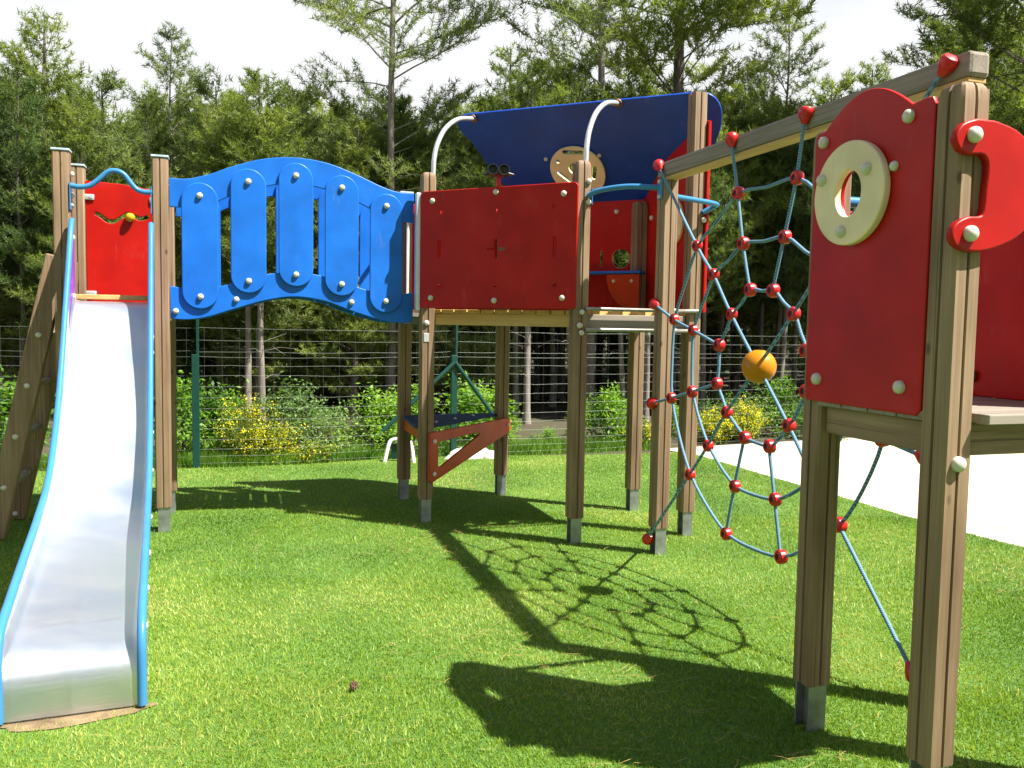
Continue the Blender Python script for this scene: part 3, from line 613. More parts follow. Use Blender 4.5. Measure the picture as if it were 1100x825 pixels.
for a_, b_ in zip(rings, rings[1:]):
    for k in range(len(prof)-1): bm.faces.new((a_[k], a_[k+1], b_[k+1], b_[k]))
bmesh.ops.solidify(bm, geom=bm.faces[:], thickness=.003)
link('chute', fin(bm, True, 50), MT['steel'], slide)
for sg in (1, -1):
    ofs = sn*sg*(HWID+.004)
    # steel cheek between bed and rail
    lo = [(s_, z_-.04) for s_, z_ in BED if s_ < 2.70]+[(2.74, .02)]
    hi = [(s_, z_-.005) for s_, z_ in RAIL if s_ > .35][::-1]
    hi = [(2.775, .02)]+[h_ for h_ in hi if h_[1] > .03]
    lo = [(s_, z_) for s_, z_ in lo if s_ > .35]
    sw = shape('side_wall', lo+hi, [], S0+ofs, sd_, Z, sn, .005, MT['steel'], slide, .0008)
    for s_ in (.55, .62, 1.0, 1.22, 1.62, 2.0, 2.33, 2.62):
        zr = np.interp(s_, [r_[0] for r_ in RAIL], [r_[1] for r_ in RAIL]); bolt(sw, S0+sd_*s_+sn*sg*(HWID+.007)+Z*(zr-.09), saz-90 if sg > 0 else saz+90, .85)
    ck = [(-.07, 1.45), (-.07, 1.965), (.07, 1.965), (.14, 1.915)]+[(s_, z_-.008) for s_, z_ in RAIL if .15 < s_ < .52]+[(.52, 1.17), (.40, 1.22)]
    ch = shape('cheek', ck, [slot(.12, 1.62, .12, 1.74, .014)], S0+sn*sg*(HWID+.010), sd_, Z, sn, .014, MT['purple'], slide, .003); ch['label'] = 'purple side cheek at the top of the slide'
    for s_, z_ in ((.075, 1.89), (.085, 1.53)): bolt(ch, S0+sd_*s_+sn*sg*(HWID+.002)+Z*z_, saz+90 if sg > 0 else saz-90, .95)
    tube('side_rail', [S0+sd_*s_+ofs*1.0+Z*z_ for s_, z_ in RAIL], .0165, MT['tube'], slide, 14)
box('threshold_bar', P['B']+dirv(18)*.05+dirv(108)*.02+Z*1.530, P['A']-dirv(18)*.05+dirv(108)*.02+Z*1.530, .016, .016, MT['joist'], root)
# climbing ramp on the far left
rd = dirv(198); tp = .02
ramp_o = empty('climbing_ladder', P['B']+rd*.35); ramp_o.parent = root; ramp_o.location = WO[ramp_o.name]-WO[root.name]; ramp_o['label'] = 'steep wooden ladder leaning on the left of the slide platform'
for nm_, q_ in (('B', 0), ('B2', 0)):
    lo = P[nm_]+rd*.42+Z*.02; hi = P[nm_]+rd*.03+Z*1.78
    o = box('stringer', lo, hi, .045, .062, wood('stringer_wood', weath, 2, 0), ramp_o, .008)
    dd = (hi-lo).normalized()
    for t in (.02, .18, .36, .54, .72): bolt(o, lo+(hi-lo)*t+dirv(288)*.045, 288, .9)
for t in (.18, .36, .54, .72):
    lo = P['B']+rd*.42; c1 = lo+(rd*-.39)*t+Z*(.02+1.76*t); c2 = c1+dirv(108)*.57; box('ladder_tread', c1, c2, .04, .014, MT['deck'], ramp_o)

# --- beam and climbing net (H-L)
naz = -72; nd = dirv(naz); H0 = P['H']
beam = box('beam', H0-nd*.055+Z*2.338, H0+nd*2.275+Z*2.338, .0475, .046, MT['beam'], root, .016); beam['label'] = 'long horizontal wooden beam above the rope net'
box('beam_underboard', H0-nd*.045+Z*2.284, H0+nd*2.265+Z*2.284, .040, .008, wood('fresh_yellow_wood', yellow, 0, radians(-72)), root, .002)
NO = H0+dirv(198)*.062                # the net hangs just outside the beam's near face
net = empty('climbing_net', NO+nd*1.1); net.parent = root; net.location = WO[net.name]-WO[root.name]; net['label'] = 'blue rope climbing net like a spider web with red connectors and an orange ball'
def npt(x, y, k=0): return NO+nd*(1.10+x)+Z*(1.215+y)+dirv(198)*k
cm = bmesh.new()
prof = [(0, -.017), (.018, -.020), (.0275, -.014), (.030, 0), (.0275, .014), (.020, .020), (.013, .020), (.0115, .014), (0, .0135)]
CONN = lathe_me(prof, 18, MT['conn'], 'X'); CONN.materials.append(MT['dark'])
for p_ in CONN.polygons:
    c_ = p_.center
    if sqrt(c_.y**2+c_.z**2) < .0120 and abs(c_.x) > .011 : p_.material_index = 1
# anchors: tapered red knobs
ANC = lathe_me([(0, -.026), (.013, -.026), (.019, -.014), (.029, .004), (.033, .018), (.032, .032), (.026, .041), (.010, .045), (0, .045)], 16, MT['conn'])
def ringpt(r_, k):     # 12-sided web, k=0..11 anticlockwise from +x
    tab = {1: [(.365, .10), (.262, .262), (.105, .368)], 2: [(.64, .175), (.452, .458), (.17, .618)], 3: [(.862, .235), (.62, .64), (.245, .872)]}[r_]
    m_ = [tab[0], tab[1], tab[2]]; m_ += [(-x, y) for x, y in m_[::-1]]; m_ += [(x, -y) for x, y in m_[::-1]]
    return m_[k % 12]
jit = random.Random(4)
RP = {(r_, k): tuple(c+jit.uniform(-.012, .012) for c in ringpt(r_, k)) for r_ in (1, 2, 3) for k in range(12)}
anch = {1: (1.09, 1.135), 4: (-1.10, 1.145), 7: (-1.11, -1.12), 10: (1.075, -1.10), 2: (.29, 1.14), 3: (-.31, 1.145), 5: (-1.10, .32), 6: (-1.10, -.28), 0: (1.08, .32), 11: (1.08, -.28)}
RR = .0085
def rope(pts, k=0):
    return tube('rope', spline([npt(x, y, k) for x, y in pts], 5), RR, MT['rope'], net, 8)
for k in range(12):
    p3, p2, p1 = RP[(3, k)], RP[(2, k)], RP[(1, k)]
    chain = ([anch[k]] if k in anch else [])+[p3, p2, p1]
    if k in (1, 4, 7, 10): chain.append((0, 0))
    rope(chain, .004)
for r_ in (1, 2, 3):
    pts = []
    for k in range(12):
        a_, b_ = RP[(r_, k)], RP[(r_, (k+1) % 12)]; pts.append(a_)
        mxp, myp = (a_[0]+b_[0])/2, (a_[1]+b_[1])/2; sag = .035*r_/3 if k in (5, 6, 7, 8, 9, 10, 11) else .008
        pts.append((mxp*(1+(.02 if r_ > 1 else 0)), myp-sag*.6))
    tube('rope', spline([npt(x, y, -.004) for x, y in pts], 3, True), RR, MT['rope'], net, 8, closed=True)
for (r_, k), (x, y) in RP.items():
    o = inst('connector', CONN, net, npt(x, y), rz=radians(198), scale=1.12+.05*jit.random()); o.rotation_euler[0] = jit.uniform(-.3, .3)
for k, (x, y) in anch.items():
    x0, y0 = RP[(3, k)]; d_ = (npt(x0, y0)-npt(x, y)).normalized(); o = inst('rope_anchor', ANC, net, npt(x, y)+d_*.014, scale=1.08)
    o.rotation_euler = (-d_).to_track_quat('Z', 'Y').to_euler()
bm = bmesh.new(); bmesh.ops.create_uvsphere(bm, u_segments=40, v_segments=24, radius=.083)
for v in bm.verts:
    if v.co.xy.length < .012: v.co.z *= .9
bmesh.ops.translate(bm, verts=bm.verts, vec=npt(0, 0)); o = link('net_ball', fin(bm, True), MT['yel'], net, npt(0, 0)); o['label'] = 'orange ball at the centre of the net'

# --- right-hand platform (J K L N)
O, ax, ay, nm = panel_at(P['J'], -72, 198, .058)
arc = cat([(.045, 2.055), (.085, 2.085), (.14, 2.118), (.20, 2.137), (.255, 2.138), (.31, 2.124), (.37, 2.092), (.425, 2.052)], 4)
pts = [(-.012, 1.175), (.0, 1.16), (.495, 1.157), (.512, 1.175), (.514, 2.03), (.50, 2.055), (.48, 2.058)]+arc[::-1]+[(.015, 2.052), (-.006, 2.04)]
RC = (.196, 1.828)
pnl = shape('red_panel', pts, [circ(*RC, .0, 3)] if False else [circ(RC[0]+.0, RC[1], .066, 32, .078)], O, ax, ay, nm, TH, MT['red'], root, .005)
pnl['label'] = 'tall red panel with an arched top and a cream ring on the right platform'
bolts(pnl, P['J'], -72, 198, .067, [(.042, 2.015), (.418, 2.018), (.054, 1.235), (.431, 1.235)], 1.05)
ring = shape('cream_ring', circ(*RC, .162, 48), [circ(RC[0], RC[1], .060, 32, .072)], P['J']+dirv(198)*.081, ax, ay, nm, .026, MT['cream'], pnl, .005)
bolts(ring, P['J'], -72, 198, .094, [(.074, 1.885), (.282, 1.890), (.178, 1.710)], 1.0)
bolts(pnl, P['J'], -72, 198, .067, [(.368, 1.885)], .8)
# orange-red curved side grip on K, facing the front
hook = cat([(-.040, 1.968), (-.088, 1.950), (-.110, 1.915), (-.096, 1.884), (-.062, 1.872), (-.020, 1.874), (-.002, 1.862), (.004, 1.835), (.0, 1.78), (-.004, 1.725), (-.016, 1.712), (-.055, 1.708), (-.092, 1.690), (-.108, 1.662), (-.096, 1.633), (-.060, 1.618), (-.010, 1.616), (.05, 1.630), (.11, 1.655), (.165, 1.70), (.195, 1.755), (.203, 1.81), (.19, 1.86), (.152, 1.912), (.095, 1.950), (.02, 1.968)], 4)
gp = shape('side_grip', hook, [], P['K']+dirv(288)*.058+dirv(18)*.024, dirv(18), Z, dirv(288), .024, MT['red'], root, .006); gp['label'] = 'bright red hook-shaped side grip bolted to the front right post'
bolts(gp, P['K']+dirv(18)*.024, 18, 288, .070, [(-.052, 1.923), (-.048, 1.663)], 1.15)
O, ax, ay, nm = panel_at(P['L'], -72, 18, .058)
pn2 = shape('red_panel', rrect(.03, 1.175, .60, 1.80, .03), [], P['L']-dirv(18)*.0, ax, ay, nm, TH, MT['red'], root, .004); pn2['label'] = 'plain red panel behind the right platform deck'
bm = bmesh.new(); box_bm(bm, P['L']+nd*.075-dirv(18)*.02+Z*1.245, nd, dirv(18), Z, .034, .010, .019, .006); tube_bm(bm, [P['L']+nd*.085-dirv(18)*.028+Z*1.245, P['L']+nd*.085-dirv(18)*.038+Z*1.245], .010, 12); link('panel_clamp', fin(bm, True, 40), MT['rust'], pn2)
bm = bmesh.new()
for k in range(6): box_bm(bm, P['K']+dirv(18)*.285+dirv(108)*(-.03+min(k, 4)*.122+(.095 if k == 5 else 0))+Z*1.160, dirv(18), dirv(108), Z, .225 if k < 1 else (.322 if 0 < k < 5 else .232), .058 if k < 5 else .034, .014, .003)
o = link('deck', fin(bm), MT['deck'], root); o['label'] = 'small plank deck of the right platform'
for d0, d1 in (('K', 'J'), ('N', 'L'), ('K', 'N'), ('J', 'L')):
    v_ = (P[d1]-P[d0]).normalized(); box('joist', P[d0]+v_*.05+Z*1.098, P[d1]-v_*.05+Z*1.098, .02, .046, wood('deck_joist_wood', weath, 0, atan2(v_.y, v_.x)), root)
tube('grab_tube', [P['J']+dirv(18)*s_+Z*1.835 for s_ in (.03, .54)], .0185, MT['tube'], root, 14)['label'] = 'straight light blue tube seen through the cream ring'
bolts(PO['K'], P['K'], 18, 288, .0475, [(-.002, 1.035)], 1.15)
bolts(PO['J'], P['J'], 18, 288, .0475, [(.0, 1.09)], .9)

# ------------------------------------------------------------------ small things on the turf
cone = empty('pine_cone', (-.58, 3.19, .0))
bm = bmesh.new()
for k in range(34):
    t = k/33; a_ = k*2.399; r_ = .019*sin(pi*(.12+.8*t))**.7; z_ = .006+.040*t
    c_ = Vector((cos(a_)*r_, sin(a_)*r_, z_)); o_ = Vector((cos(a_), sin(a_), .55)).normalized(); s_ = Vector((-sin(a_), cos(a_), 0))
    vs_ = [bm.verts.new(c_-o_*.006-s_*.004), bm.verts.new(c_+o_*.003-s_*.0065), bm.verts.new(c_+o_*.009), bm.verts.new(c_+o_*.003+s_*.0065), bm.verts.new(c_-o_*.006+s_*.004), bm.verts.new(c_-o_*.002+Z*.006)]
    for i_ in range(5): bm.faces.new((vs_[i_], vs_[(i_+1) % 5], vs_[5]))
tube_bm(bm, [Vector((0, 0, .004)), Vector((0, 0, .02)), Vector((0, 0, .045))], [.009, .014, .006], 10)
bmesh.ops.rotate(bm, verts=bm.verts, matrix=Matrix.Rotation(1.2, 3, 'X')); bmesh.ops.translate(bm, verts=bm.verts, vec=(0, 0, .03))
bpy.data.objects.remove(cone); me = fin(bm); cone = bpy.data.objects.new('pine_cone', me); col.objects.link(cone); cone.location = (-.58, 3.19, -.002); cone.scale = (.68,)*3; me.materials.append(plain('cone_scales', (.15, .085, .05), .9, 0, .5, 60))
tag(cone, 'small brown pine cone lying on the turf', 'pine cone')

# ------------------------------------------------------------------ fence
FG = plain('green_fence_paint', (.004, .045, .034), .4, 0, .2); WIRE = plain('fence_wire', (.30, .34, .30), .5, .4, .2)
FP = [Vector(p) for p in ((-7.6, 6.9, 0), (-5.25, 7.5, 0), (-2.98, 8.08, 0), (-.62, 9.02, 0), (1.75, 9.98, 0), (4.1, 11.2, 0), (6.6, 12.35, 0), (9.2, 13.3, 0))]
fr = empty('wire_fence', FP[2]); tag(fr, 'green post and wire mesh fence at the back edge of the turf', 'fence')
for i_, p in enumerate(FP):
    d_ = (FP[min(i_+1, len(FP)-1)]-FP[max(i_-1, 0)]).normalized(); s_ = d_.cross(Z); bm = bmesh.new()
    box_bm(bm, p+Z*.52+s_*.03, d_, s_, Z, .032, .022, .55, .003); box_bm(bm, p+Z*.70+s_*.03+d_*.022, d_, s_, Z, .012, .016, .72, .002)
    o = link('post', fin(bm), FG, fr)
    if i_ in (3,):
        for sg, l_ in ((1, .42), (-1, .62)):
            a1, a2 = p+Z*1.0+s_*.06, p+d_*sg*l_*1.25+Z*.30+s_*.10; tube('brace', [a1, a2], .022, FG, fr, 8)
for i_, (p, q) in enumerate(zip(FP, FP[1:])):
    bm = bmesh.new(); rs = random.Random(i_)
    zs = [.03, .10, .17, .26, .36, .45, .555, .66, .765, .87, .965, 1.05, 1.10, 1.21, 1.32]
    for z_ in zs:
        ptsw = [p+(q-p)*t+Z*(z_+rs.uniform(-.006, .006)-.012*sin(pi*t)) for t in [k/8 for k in range(9)]]; tube_bm(bm, ptsw, .0011, 4, caps=False)
    nv = int((q-p).length/.155)
    for k in range(nv):
        b_ = p+(q-p)*((k+.5)/nv); tube_bm(bm, [b_+Z*.02, b_+Z*.6, b_+Z*1.32], .0005, 3, caps=False)
    link('wire_mesh', fin(bm, True), WIRE, fr)

# ------------------------------------------------------------------ vegetation
def unit(v): return v/np.maximum(np.linalg.norm(v, axis=-1, keepdims=True), 1e-9)
def tufts(cent, axis, rs, n_=11, ln=.12, wd=.010):
    """needle bunches: n_ thin triangles from each centre, fanned about axis"""
    m_ = len(cent); c = np.repeat(cent, n_, 0); ax_ = np.repeat(axis, n_, 0)
    d_ = unit(ax_*.65+rs.normal(0, .66, (m_*n_, 3))); side = unit(np.cross(d_, rs.normal(0, 1, (m_*n_, 3))))
    l_ = ln*rs.uniform(.65, 1.25, (m_*n_, 1)); w_ = wd*rs.uniform(.7, 1.3, (m_*n_, 1)); base = c+rs.normal(0, .018, c.shape)
    V = np.stack([base-side*w_*.7, base+side*w_*.7, base+d_*l_], 1)
    return V.reshape(-1, 3), m_*n_
def make_pine(name, H, base, rad, rs, spacing=.34, per=5, trunk_r=.11, mat='pine', bark='bark', lean=.0, top_flat=.0, nneed=11, ln=.13, gap=.0, wd=.011, dead=4, t0=.28):
    py = random.Random(rs.randint(1 << 30))
    path = [Vector((lean*H*(t/10)**1.5+.04*sin(t*1.1+H), .03*cos(t*.9), H*t/10)) for t in range(11)]
    bm = bmesh.new(); tube_bm(bm, spline(path, 2), [trunk_r*(1-.86*i/20)*(1.25 if i == 0 else 1) for i in range(21)], 9)
    def tp(z_):
        t = min(max(z_/H*10, 0), 9.999); i = int(t); return path[i].lerp(path[i+1], t-i)
    cs, axs, vr = [], [], []
    z_ = base
    while z_ < H-.05:
        f_ = (z_-base)/(H-base); prof_ = (1-f_)**.75*(.55+.45*min(1, f_*3.2+.25)) if top_flat == 0 else (1-f_**3)*(.6+.4*min(1, f_*3))
        L0 = rad*prof_+.22
        for b_ in range(per if f_ < .85 else 4):
            if py.random() < gap: continue
            a_ = py.uniform(0, 2*pi); L_ = L0*py.uniform(.6, 1.15); rise = py.uniform(.08, .65)+.5*f_; p0 = tp(z_+py.uniform(-.1, .1))
            d_ = Vector((cos(a_), sin(a_), rise)).normalized(); pts = [p0]
            nseg = 5
            for k in range(nseg): d_ = (d_+Vector((py.uniform(-.12, .12), py.uniform(-.12, .12), py.uniform(-.10, .10)-.03+.06*k/nseg))).normalized(); pts.append(pts[-1]+d_*L_/nseg)
            tube_bm(bm, pts, [max(.005, .012*L_/1.5*(1-.75*k/nseg)) for k in range(nseg+1)], 4, caps=False)
            bv = py.uniform(-.15, .15)
            nt_ = max(3, int(L_*6.0))
            for k in range(nt_):
                t = t0+(1-t0)*(k+py.random())/nt_; tt = min(t, .999)*nseg; i = int(tt); c_ = pts[i].lerp(pts[i+1], tt-i)
                sgn = 1 if k % 2 else -1; side = Vector((-sin(a_)*sgn, cos(a_)*sgn, 0)); td = (side*py.uniform(.5, 1.1)+d_*.6+Z*py.uniform(-.1, 1.0)).normalized(); tl = L_*(1.1-t)*.45+.15
                nk = max(2, int(tl/.085))
                for q in range(nk+1):
                    cc_ = c_+td*tl*q/nk; cs.append(cc_); axs.append((td+Z*.35).normalized()); vr.append(bv+py.uniform(-.12, .12)+.5)
                if tl > .4: tube_bm(bm, [c_, c_+td*tl], [.004, .002], 3, caps=False)
            cs.append(pts[-1]); axs.append(d_); vr.append(.6+bv)
        z_ += spacing*py.uniform(.75, 1.25)
    for k in range(dead):    # bare dead branches under the crown
        a_ = py.uniform(0, 2*pi); zz = py.uniform(base*.3, base+.4); L_ = py.uniform(.4, 1.1); p0 = tp(zz)
        tube_bm(bm, [p0, p0+Vector((cos(a_)*L_*.5, sin(a_)*L_*.5, .1)), p0+Vector((cos(a_)*L_, sin(a_)*L_, py.uniform(-.1, .3)))], [.009, .006, .003], 4, caps=False)
    tm = fin(bm, True, 60); tm.materials.append(MT[bark])
    cs = np.array([tuple(c) for c in cs]); axs = np.array([tuple(c) for c in axs]); V, nf = tufts(cs, axs, rs, nneed, ln, wd)
    cmn = tri_mesh(V, nf, 3, FM[mat], np.repeat(np.array(vr), nneed)+rs.uniform(-.1, .1, nf))
    return tm, cmn, H
R_ = np.random.RandomState
PROTO = dict(
    lush=make_pine('a', 7.0, .7, 1.9, R_(1), .27, 6, .11, nneed=14, ln=.115, wd=.0115),
    lush2=make_pine('b', 7.0, .5, 1.6, R_(2), .27, 6, .10, mat='pine', nneed=14, ln=.115, wd=.0115),
    bushy=make_pine('c', 5.0, .3, 1.6, R_(3), .23, 6, .07, mat='pine_pale', nneed=14, ln=.105, wd=.0105),
    tall=make_pine('d', 13.0, 4.0, 2.3, R_(4), .36, 3, .085, mat='pine_pale', bark='barkl', gap=.10, nneed=12, ln=.12, wd=.010, dead=14, top_flat=1, t0=.30),
    tall2=make_pine('e', 13.0, 3.6, 2.4, R_(5), .36, 5, .13, mat='pine', bark='bark', gap=.1, nneed=13, ln=.15, wd=.013, dead=8, t0=.35),
    pole=make_pine('f', 7.5, 2.7, 1.5, R_(6), .28, 6, .085, mat='pine', bark='barkl', nneed=12, ln=.13, wd=.013, dead=10, top_flat=1),
    pole2=make_pine('g', 7.5, 2.5, 1.5, R_(7), .28, 6, .075, mat='pine_dark', bark='bark', nneed=12, ln=.13, wd=.013, dead=10),
    sparse=make_pine('h', 8.0, 2.0, 1.5, R_(8), .30, 5, .065, mat='pine_pale', bark='bark', gap=.1, nneed=12, ln=.13, wd=.011, dead=6, top_flat=1),
)
prs = random.Random(99)
def tree(kind, px, Y, ytop=None, H=None, label=None, group=None, rot=None, name='pine_tree', xw=None):
    tm, cmn, H0_ = PROTO[kind]
    x = (px-550)/F_PX*Y if xw is None else xw
    yh = 348+.0165*(px-550)
    if H is None: H = HC+(yh-ytop)/F_PX*Y
    s = H/H0_
    r_ = empty(name, (x, Y, -.03)); r_.scale = (s, s, s); r_.rotation_euler[2] = prs.uniform(0, 6.28) if rot is None else rot
    for nm_, me_ in (('trunk', tm), ('crown', cmn)):
        o = bpy.data.objects.new(nm_, me_); col.objects.link(o); o.parent = r_
    if not label: label, group = dict(pole=('slim pale-barked pine with a bare lower trunk in the wood behind the fence', 'slim pale-barked pines of the wood'), pole2=('slim dark-barked pine with a bare lower trunk in the wood behind the fence', 'slim dark-barked pines of the wood'),
        sparse=('thin open-crowned pine in the wood behind the fence', 'thin open-crowned pines of the wood')).get(kind, ('full green pine branched almost to the ground in the wood behind the fence, or added unseen behind the viewer', 'full green pines of the wood'))
    tag(r_, label, 'tree', group or 'single pines behind the fence'); return r_
# trees one can tell apart
tree('lush', 52, 14.5, 24, label='lush bushy pine at the far left behind the slide ladder')
tree('lush2', -25, 15.5, 70, label='pine cut by the left edge of the picture')
tree('bushy', 112, 13.2, 92, label='low bushy pine just right of the lush far-left pine')
tree('sparse', 186, 16.5, 46, label='thin round-topped pine above the slide panel')
tree('bushy', 235, 14, 96, label='pale bushy pine behind the left end of the arched bridge')
tree('lush2', 160, 13.8, 110, label='broad green pine directly behind the slide platform')
tree('bushy', 318, 15, 100, label='pale bushy pine behind the middle of the arched bridge')
tree('tall', 419, 13.0, H=11, rot=.6, label='tall sparse pine with pale straight trunk rising above the bridge')
tree('bushy', 375, 13.6, 118, label='pale bushy pine just left of the tall pale-trunked pine')
tree('bushy', 468, 14.5, 122, label='pale bushy pine just right of the tall pale-trunked pine')
tree('lush', 545, 17, 58, label='dense rounded pine behind the left half of the blue roof')
tree('tall', 636, 13.6, H=12.5, rot=2.2, label='tall pine with light grey trunk above the blue roof')
tree('tall2', 719, 14.2, H=13, rot=1.0, label='tall pine with dark trunk above the right end of the blue roof')
tree('lush', 590, 19, 70, label='green pine filling the gap between the roof and the grey trunk')
tree('sparse', 833, 15.5, 15, label='slender airy pine behind the right half of the rope net')
tree('lush2', 790, 17, 95, label='green pine behind the left half of the rope net')
tree('bushy', 880, 18, 92, label='rounded pine behind the arched red panel')
tree('lush2', 925, 22, 80, label='small dark pine seen above the sloping beam')
tree('tall2', 1098, 13.0, H=13.5, rot=.3, label='large dark pine at the right edge with a thick trunk')
tree('tall2', 1030, 18, H=12, label='dark pine behind the high end of the beam')
tree('lush2', 1180, 15, H=9)
tree('pole', 266, 12.0, H=4.55,  label='dark slim trunk of a pine pair seen below the bridge'); tree('pole', 280, 11.6, H=4.6, label='pale slim trunk of a pine pair seen below the bridge')
tree('pole', 566, 12.4, H=5.0, label='thin pale leaning trunk between the middle tower posts')
tree('pole', 612, 13.0, H=5.2, label='pale thin trunk just left of the front tower post')
tree('pole2', 24, 12.6, H=4.9, label='dark thin trunk left of the leaning ladder')
# rows of forest behind
for Y0, step, H_lo, H_hi in ((12.8, 1.5, 6.0, 7.6), (15.3, 1.6, 6.2, 7.6), (18.2, 1.75, 6.6, 8.2), (21.5, 2.0, 7.0, 8.6), (25.5, 2.4, 7.4, 9.2), (30, 2.9, 8.0, 10.2)):
    x = -Y0*.70
    while x < Y0*.72:
        xx, yy = x+prs.uniform(-.45, .45)*step, Y0+prs.uniform(-.8, .8); px = 550+xx/yy*F_PX
        x += step
        if yy < 14 and px > 560 and px < 800 and prs.random() < .3: continue
        H_ = prs.uniform(H_lo, H_hi)
        if px > 1000: H_ *= 1.35
        # crown tops follow the treeline of the photograph
        lim = np.interp(px, [-100, 60, 130, 190, 260, 330, 480, 560, 760, 860, 950, 1000, 1300], [80, 70, 100, 90, 118, 118, 128, 100, 100, 110, 105, 60, 30])
        H_ = min(H_, HC+(348+.0165*(px-550)-lim)/F_PX*yy*prs.uniform(.86, 1.0))
        kd = prs.choice(['pole', 'pole2', 'pole2', 'lush2', 'pole', 'sparse'] if yy < 17 else ['pole', 'pole2', 'lush', 'lush2', 'pole2'])
        if px < 520 and yy < 20 and prs.random() < .45: kd = prs.choice(['bushy', 'lush', 'lush2'])
        tree(kd, 0, yy, H=H_, xw=xx)
for k in range(92):     # slim understorey trunks in the dark interior on the right of the picture
    px = prs.uniform(200, 860) if k % 3 == 0 else prs.uniform(500, 830); Y = prs.uniform(13, 24); H_ = min(9, HC+(350-prs.uniform(115, 150))/F_PX*Y)
    tree(prs.choice(['pole', 'pole2']), px, Y, H=H_)
for k in range(12):    # unseen pines added behind the viewer to cut the low sky fill
    a_ = radians(192+13*k); tree(('tall2', 'lush', 'tall2')[k % 3], 0, sin(a_)*11.5, H=prs.uniform(10, 12), xw=cos(a_)*13.5)
# far wood as one mass
def scatter_wood():
    rs = R_(31); n_ = 26000; th_ = rs.uniform(radians(20), radians(160), n_); rr_ = rs.uniform(33, 44, n_)
    x = np.cos(th_)*rr_; y = np.sin(th_)*rr_; px = 550+x/np.maximum(y, 1)*F_PX; hm = HC+(np.interp(px, [0, 500, 900, 1100], [225, 225, 235, 260]))/F_PX*rr_*(.86+.10*smooth_noise(th_*40, rr_*.4, 1, 77))
    z_ = hm*rs.rand(n_)**.75; ax_ = unit(rs.normal(0, .5, (n_, 3))+np.array([0, 0, .8])); V, nf = tufts(np.stack([x, y, z_], 1), ax_, rs, 9, .42, .045)
    return tri_mesh(V, nf, 3, FM['pine_dark'], rs.uniform(.2, .8, nf))
o = link('distant_wood', scatter_wood(), None); tag(o, 'dark mass of far pines closing the view behind the trunks', 'woodland', kind='stuff')

def leaf_cloud(cent, rs, n_, spread, size, flat=.6):
    m_ = len(cent); c = np.repeat(cent, n_, 0)+rs.normal(0, 1, (m_*n_, 3))*spread; nrm = unit(rs.normal(0, 1, (m_*n_, 3))*flat+np.array([0, 0, .7])); t_ = unit(np.cross(nrm, rs.normal(0, 1, (m_*n_, 3)))); b_ = np.cross(nrm, t_)
    s_ = size*rs.uniform(.6, 1.3, (m_*n_, 1)); V = np.stack([c-t_*s_, c-b_*s_*.45+nrm*s_*.1, c+t_*s_, c+b_*s_*.45+nrm*s_*.1], 1); return V.reshape(-1, 3), m_*n_
def bush_proto(seed, mat, H, rad, n_clump, n_leaf, size, spread=.07):
    rs = R_(seed); py = random.Random(seed); bm = bmesh.new(); cs = []
    for k in range(n_clump):
        a_ = py.uniform(0, 2*pi); el = py.uniform(.02, 1.4); rr_ = py.uniform(.5, 1.0); lump = 1+.22*sin(a_*3+seed)
        p = Vector((cos(a_)*cos(el)*rad*rr_*lump, sin(a_)*cos(el)*rad*rr_*lump, .08+sin(el)*H*rr_*(1+.12*sin(a_*2+seed)))); cs.append(p)
        if k % 3 == 0: tube_bm(bm, [Vector((cos(a_)*.04, sin(a_)*.04, 0)), p*.5+Vector((0, 0, .1)), p], [.014, .009, .003], 4, caps=False)
    tm = fin(bm, True); tm.materials.append(MT['bark']); V, nf = leaf_cloud(np.array([tuple(c) for c in cs]), rs, n_leaf, spread, size)
    return tm, tri_mesh(V, nf, 4, FM[mat], np.repeat(rs.uniform(.25, .75, len(cs)), n_leaf)+rs.uniform(-.15, .15, nf))
BUSH = dict(b1=bush_proto(1, 'leaf', 1.0, .62, 110, 26, .034), b2=bush_proto(2, 'leafg', .9, .7, 130, 26, .026), b3=bush_proto(3, 'leaf', 1.1, .5, 90, 24, .042, .09))
def fence_y(px):
    for k in range(60):
        Y = 7+k*.1; x = (px-550)/F_PX*Y
        if Y > np.interp(x, [p.x for p in FP], [p.y for p in FP]): return Y
    return 12
def bush(kind, px, Y, ytop, label, wide=1.0):
    if 'undergrowth' not in label and px < 900: Y = fence_y(px)+.30+.35*abs(sin(px*.7)); wide *= 1.15
    x = (px-550)/F_PX*Y; yh = 348+.0165*(px-550); H = HC+(yh-ytop)/F_PX*Y; s = H/1.08
    r_ = empty('bush', (x, Y, -.03)); r_.scale = (s*wide, s*wide, s); r_.rotation_euler[2] = prs.uniform(0, 6.28)
    for nm_, me_ in zip(('stem', 'foliage'), BUSH[kind]):
        o = bpy.data.objects.new(nm_, me_); col.objects.link(o); o.parent = r_
    tag(r_, label, 'bush', 'bushes along the fence'); return r_
bush('b3', 8, 8.6, 408, 'bright leafy bush at the left edge left of the leaning ladder')
bush('b3', -22, 8.9, 415, 'leafy bush cut by the left edge of the picture')
bush('b1', 196, 9.0, 408, 'bright green bush right behind the green fence post')
bush('b3', 235, 9.2, 418, 'bright green bush left of the yellow flowering broom')
bush('b2', 312, 9.7, 402, 'pale green bush right of the yellow flowering broom')
bush('b2', 345, 9.6, 425, 'dark green bush below the middle of the arched bridge', 1.1)
bush('b2', 385, 9.7, 448, 'low greyish bush left of the rear tower post', 1.2)
bush('b1', 408, 9.9, 418, 'bright leafy bush just left of the rear tower post')
bush('b1', 440, 10.1, 415, 'bright leafy bush seen between the two left tower posts')
bush('b3', 505, 10.0, 412, 'bright bush behind the blue bench seat')
bush('b3', 528, 10.4, 418, 'leafy bush just left of the middle rear tower post')
bush('b3', 590, 10.4, 458, 'low grassy bush between the middle tower posts')
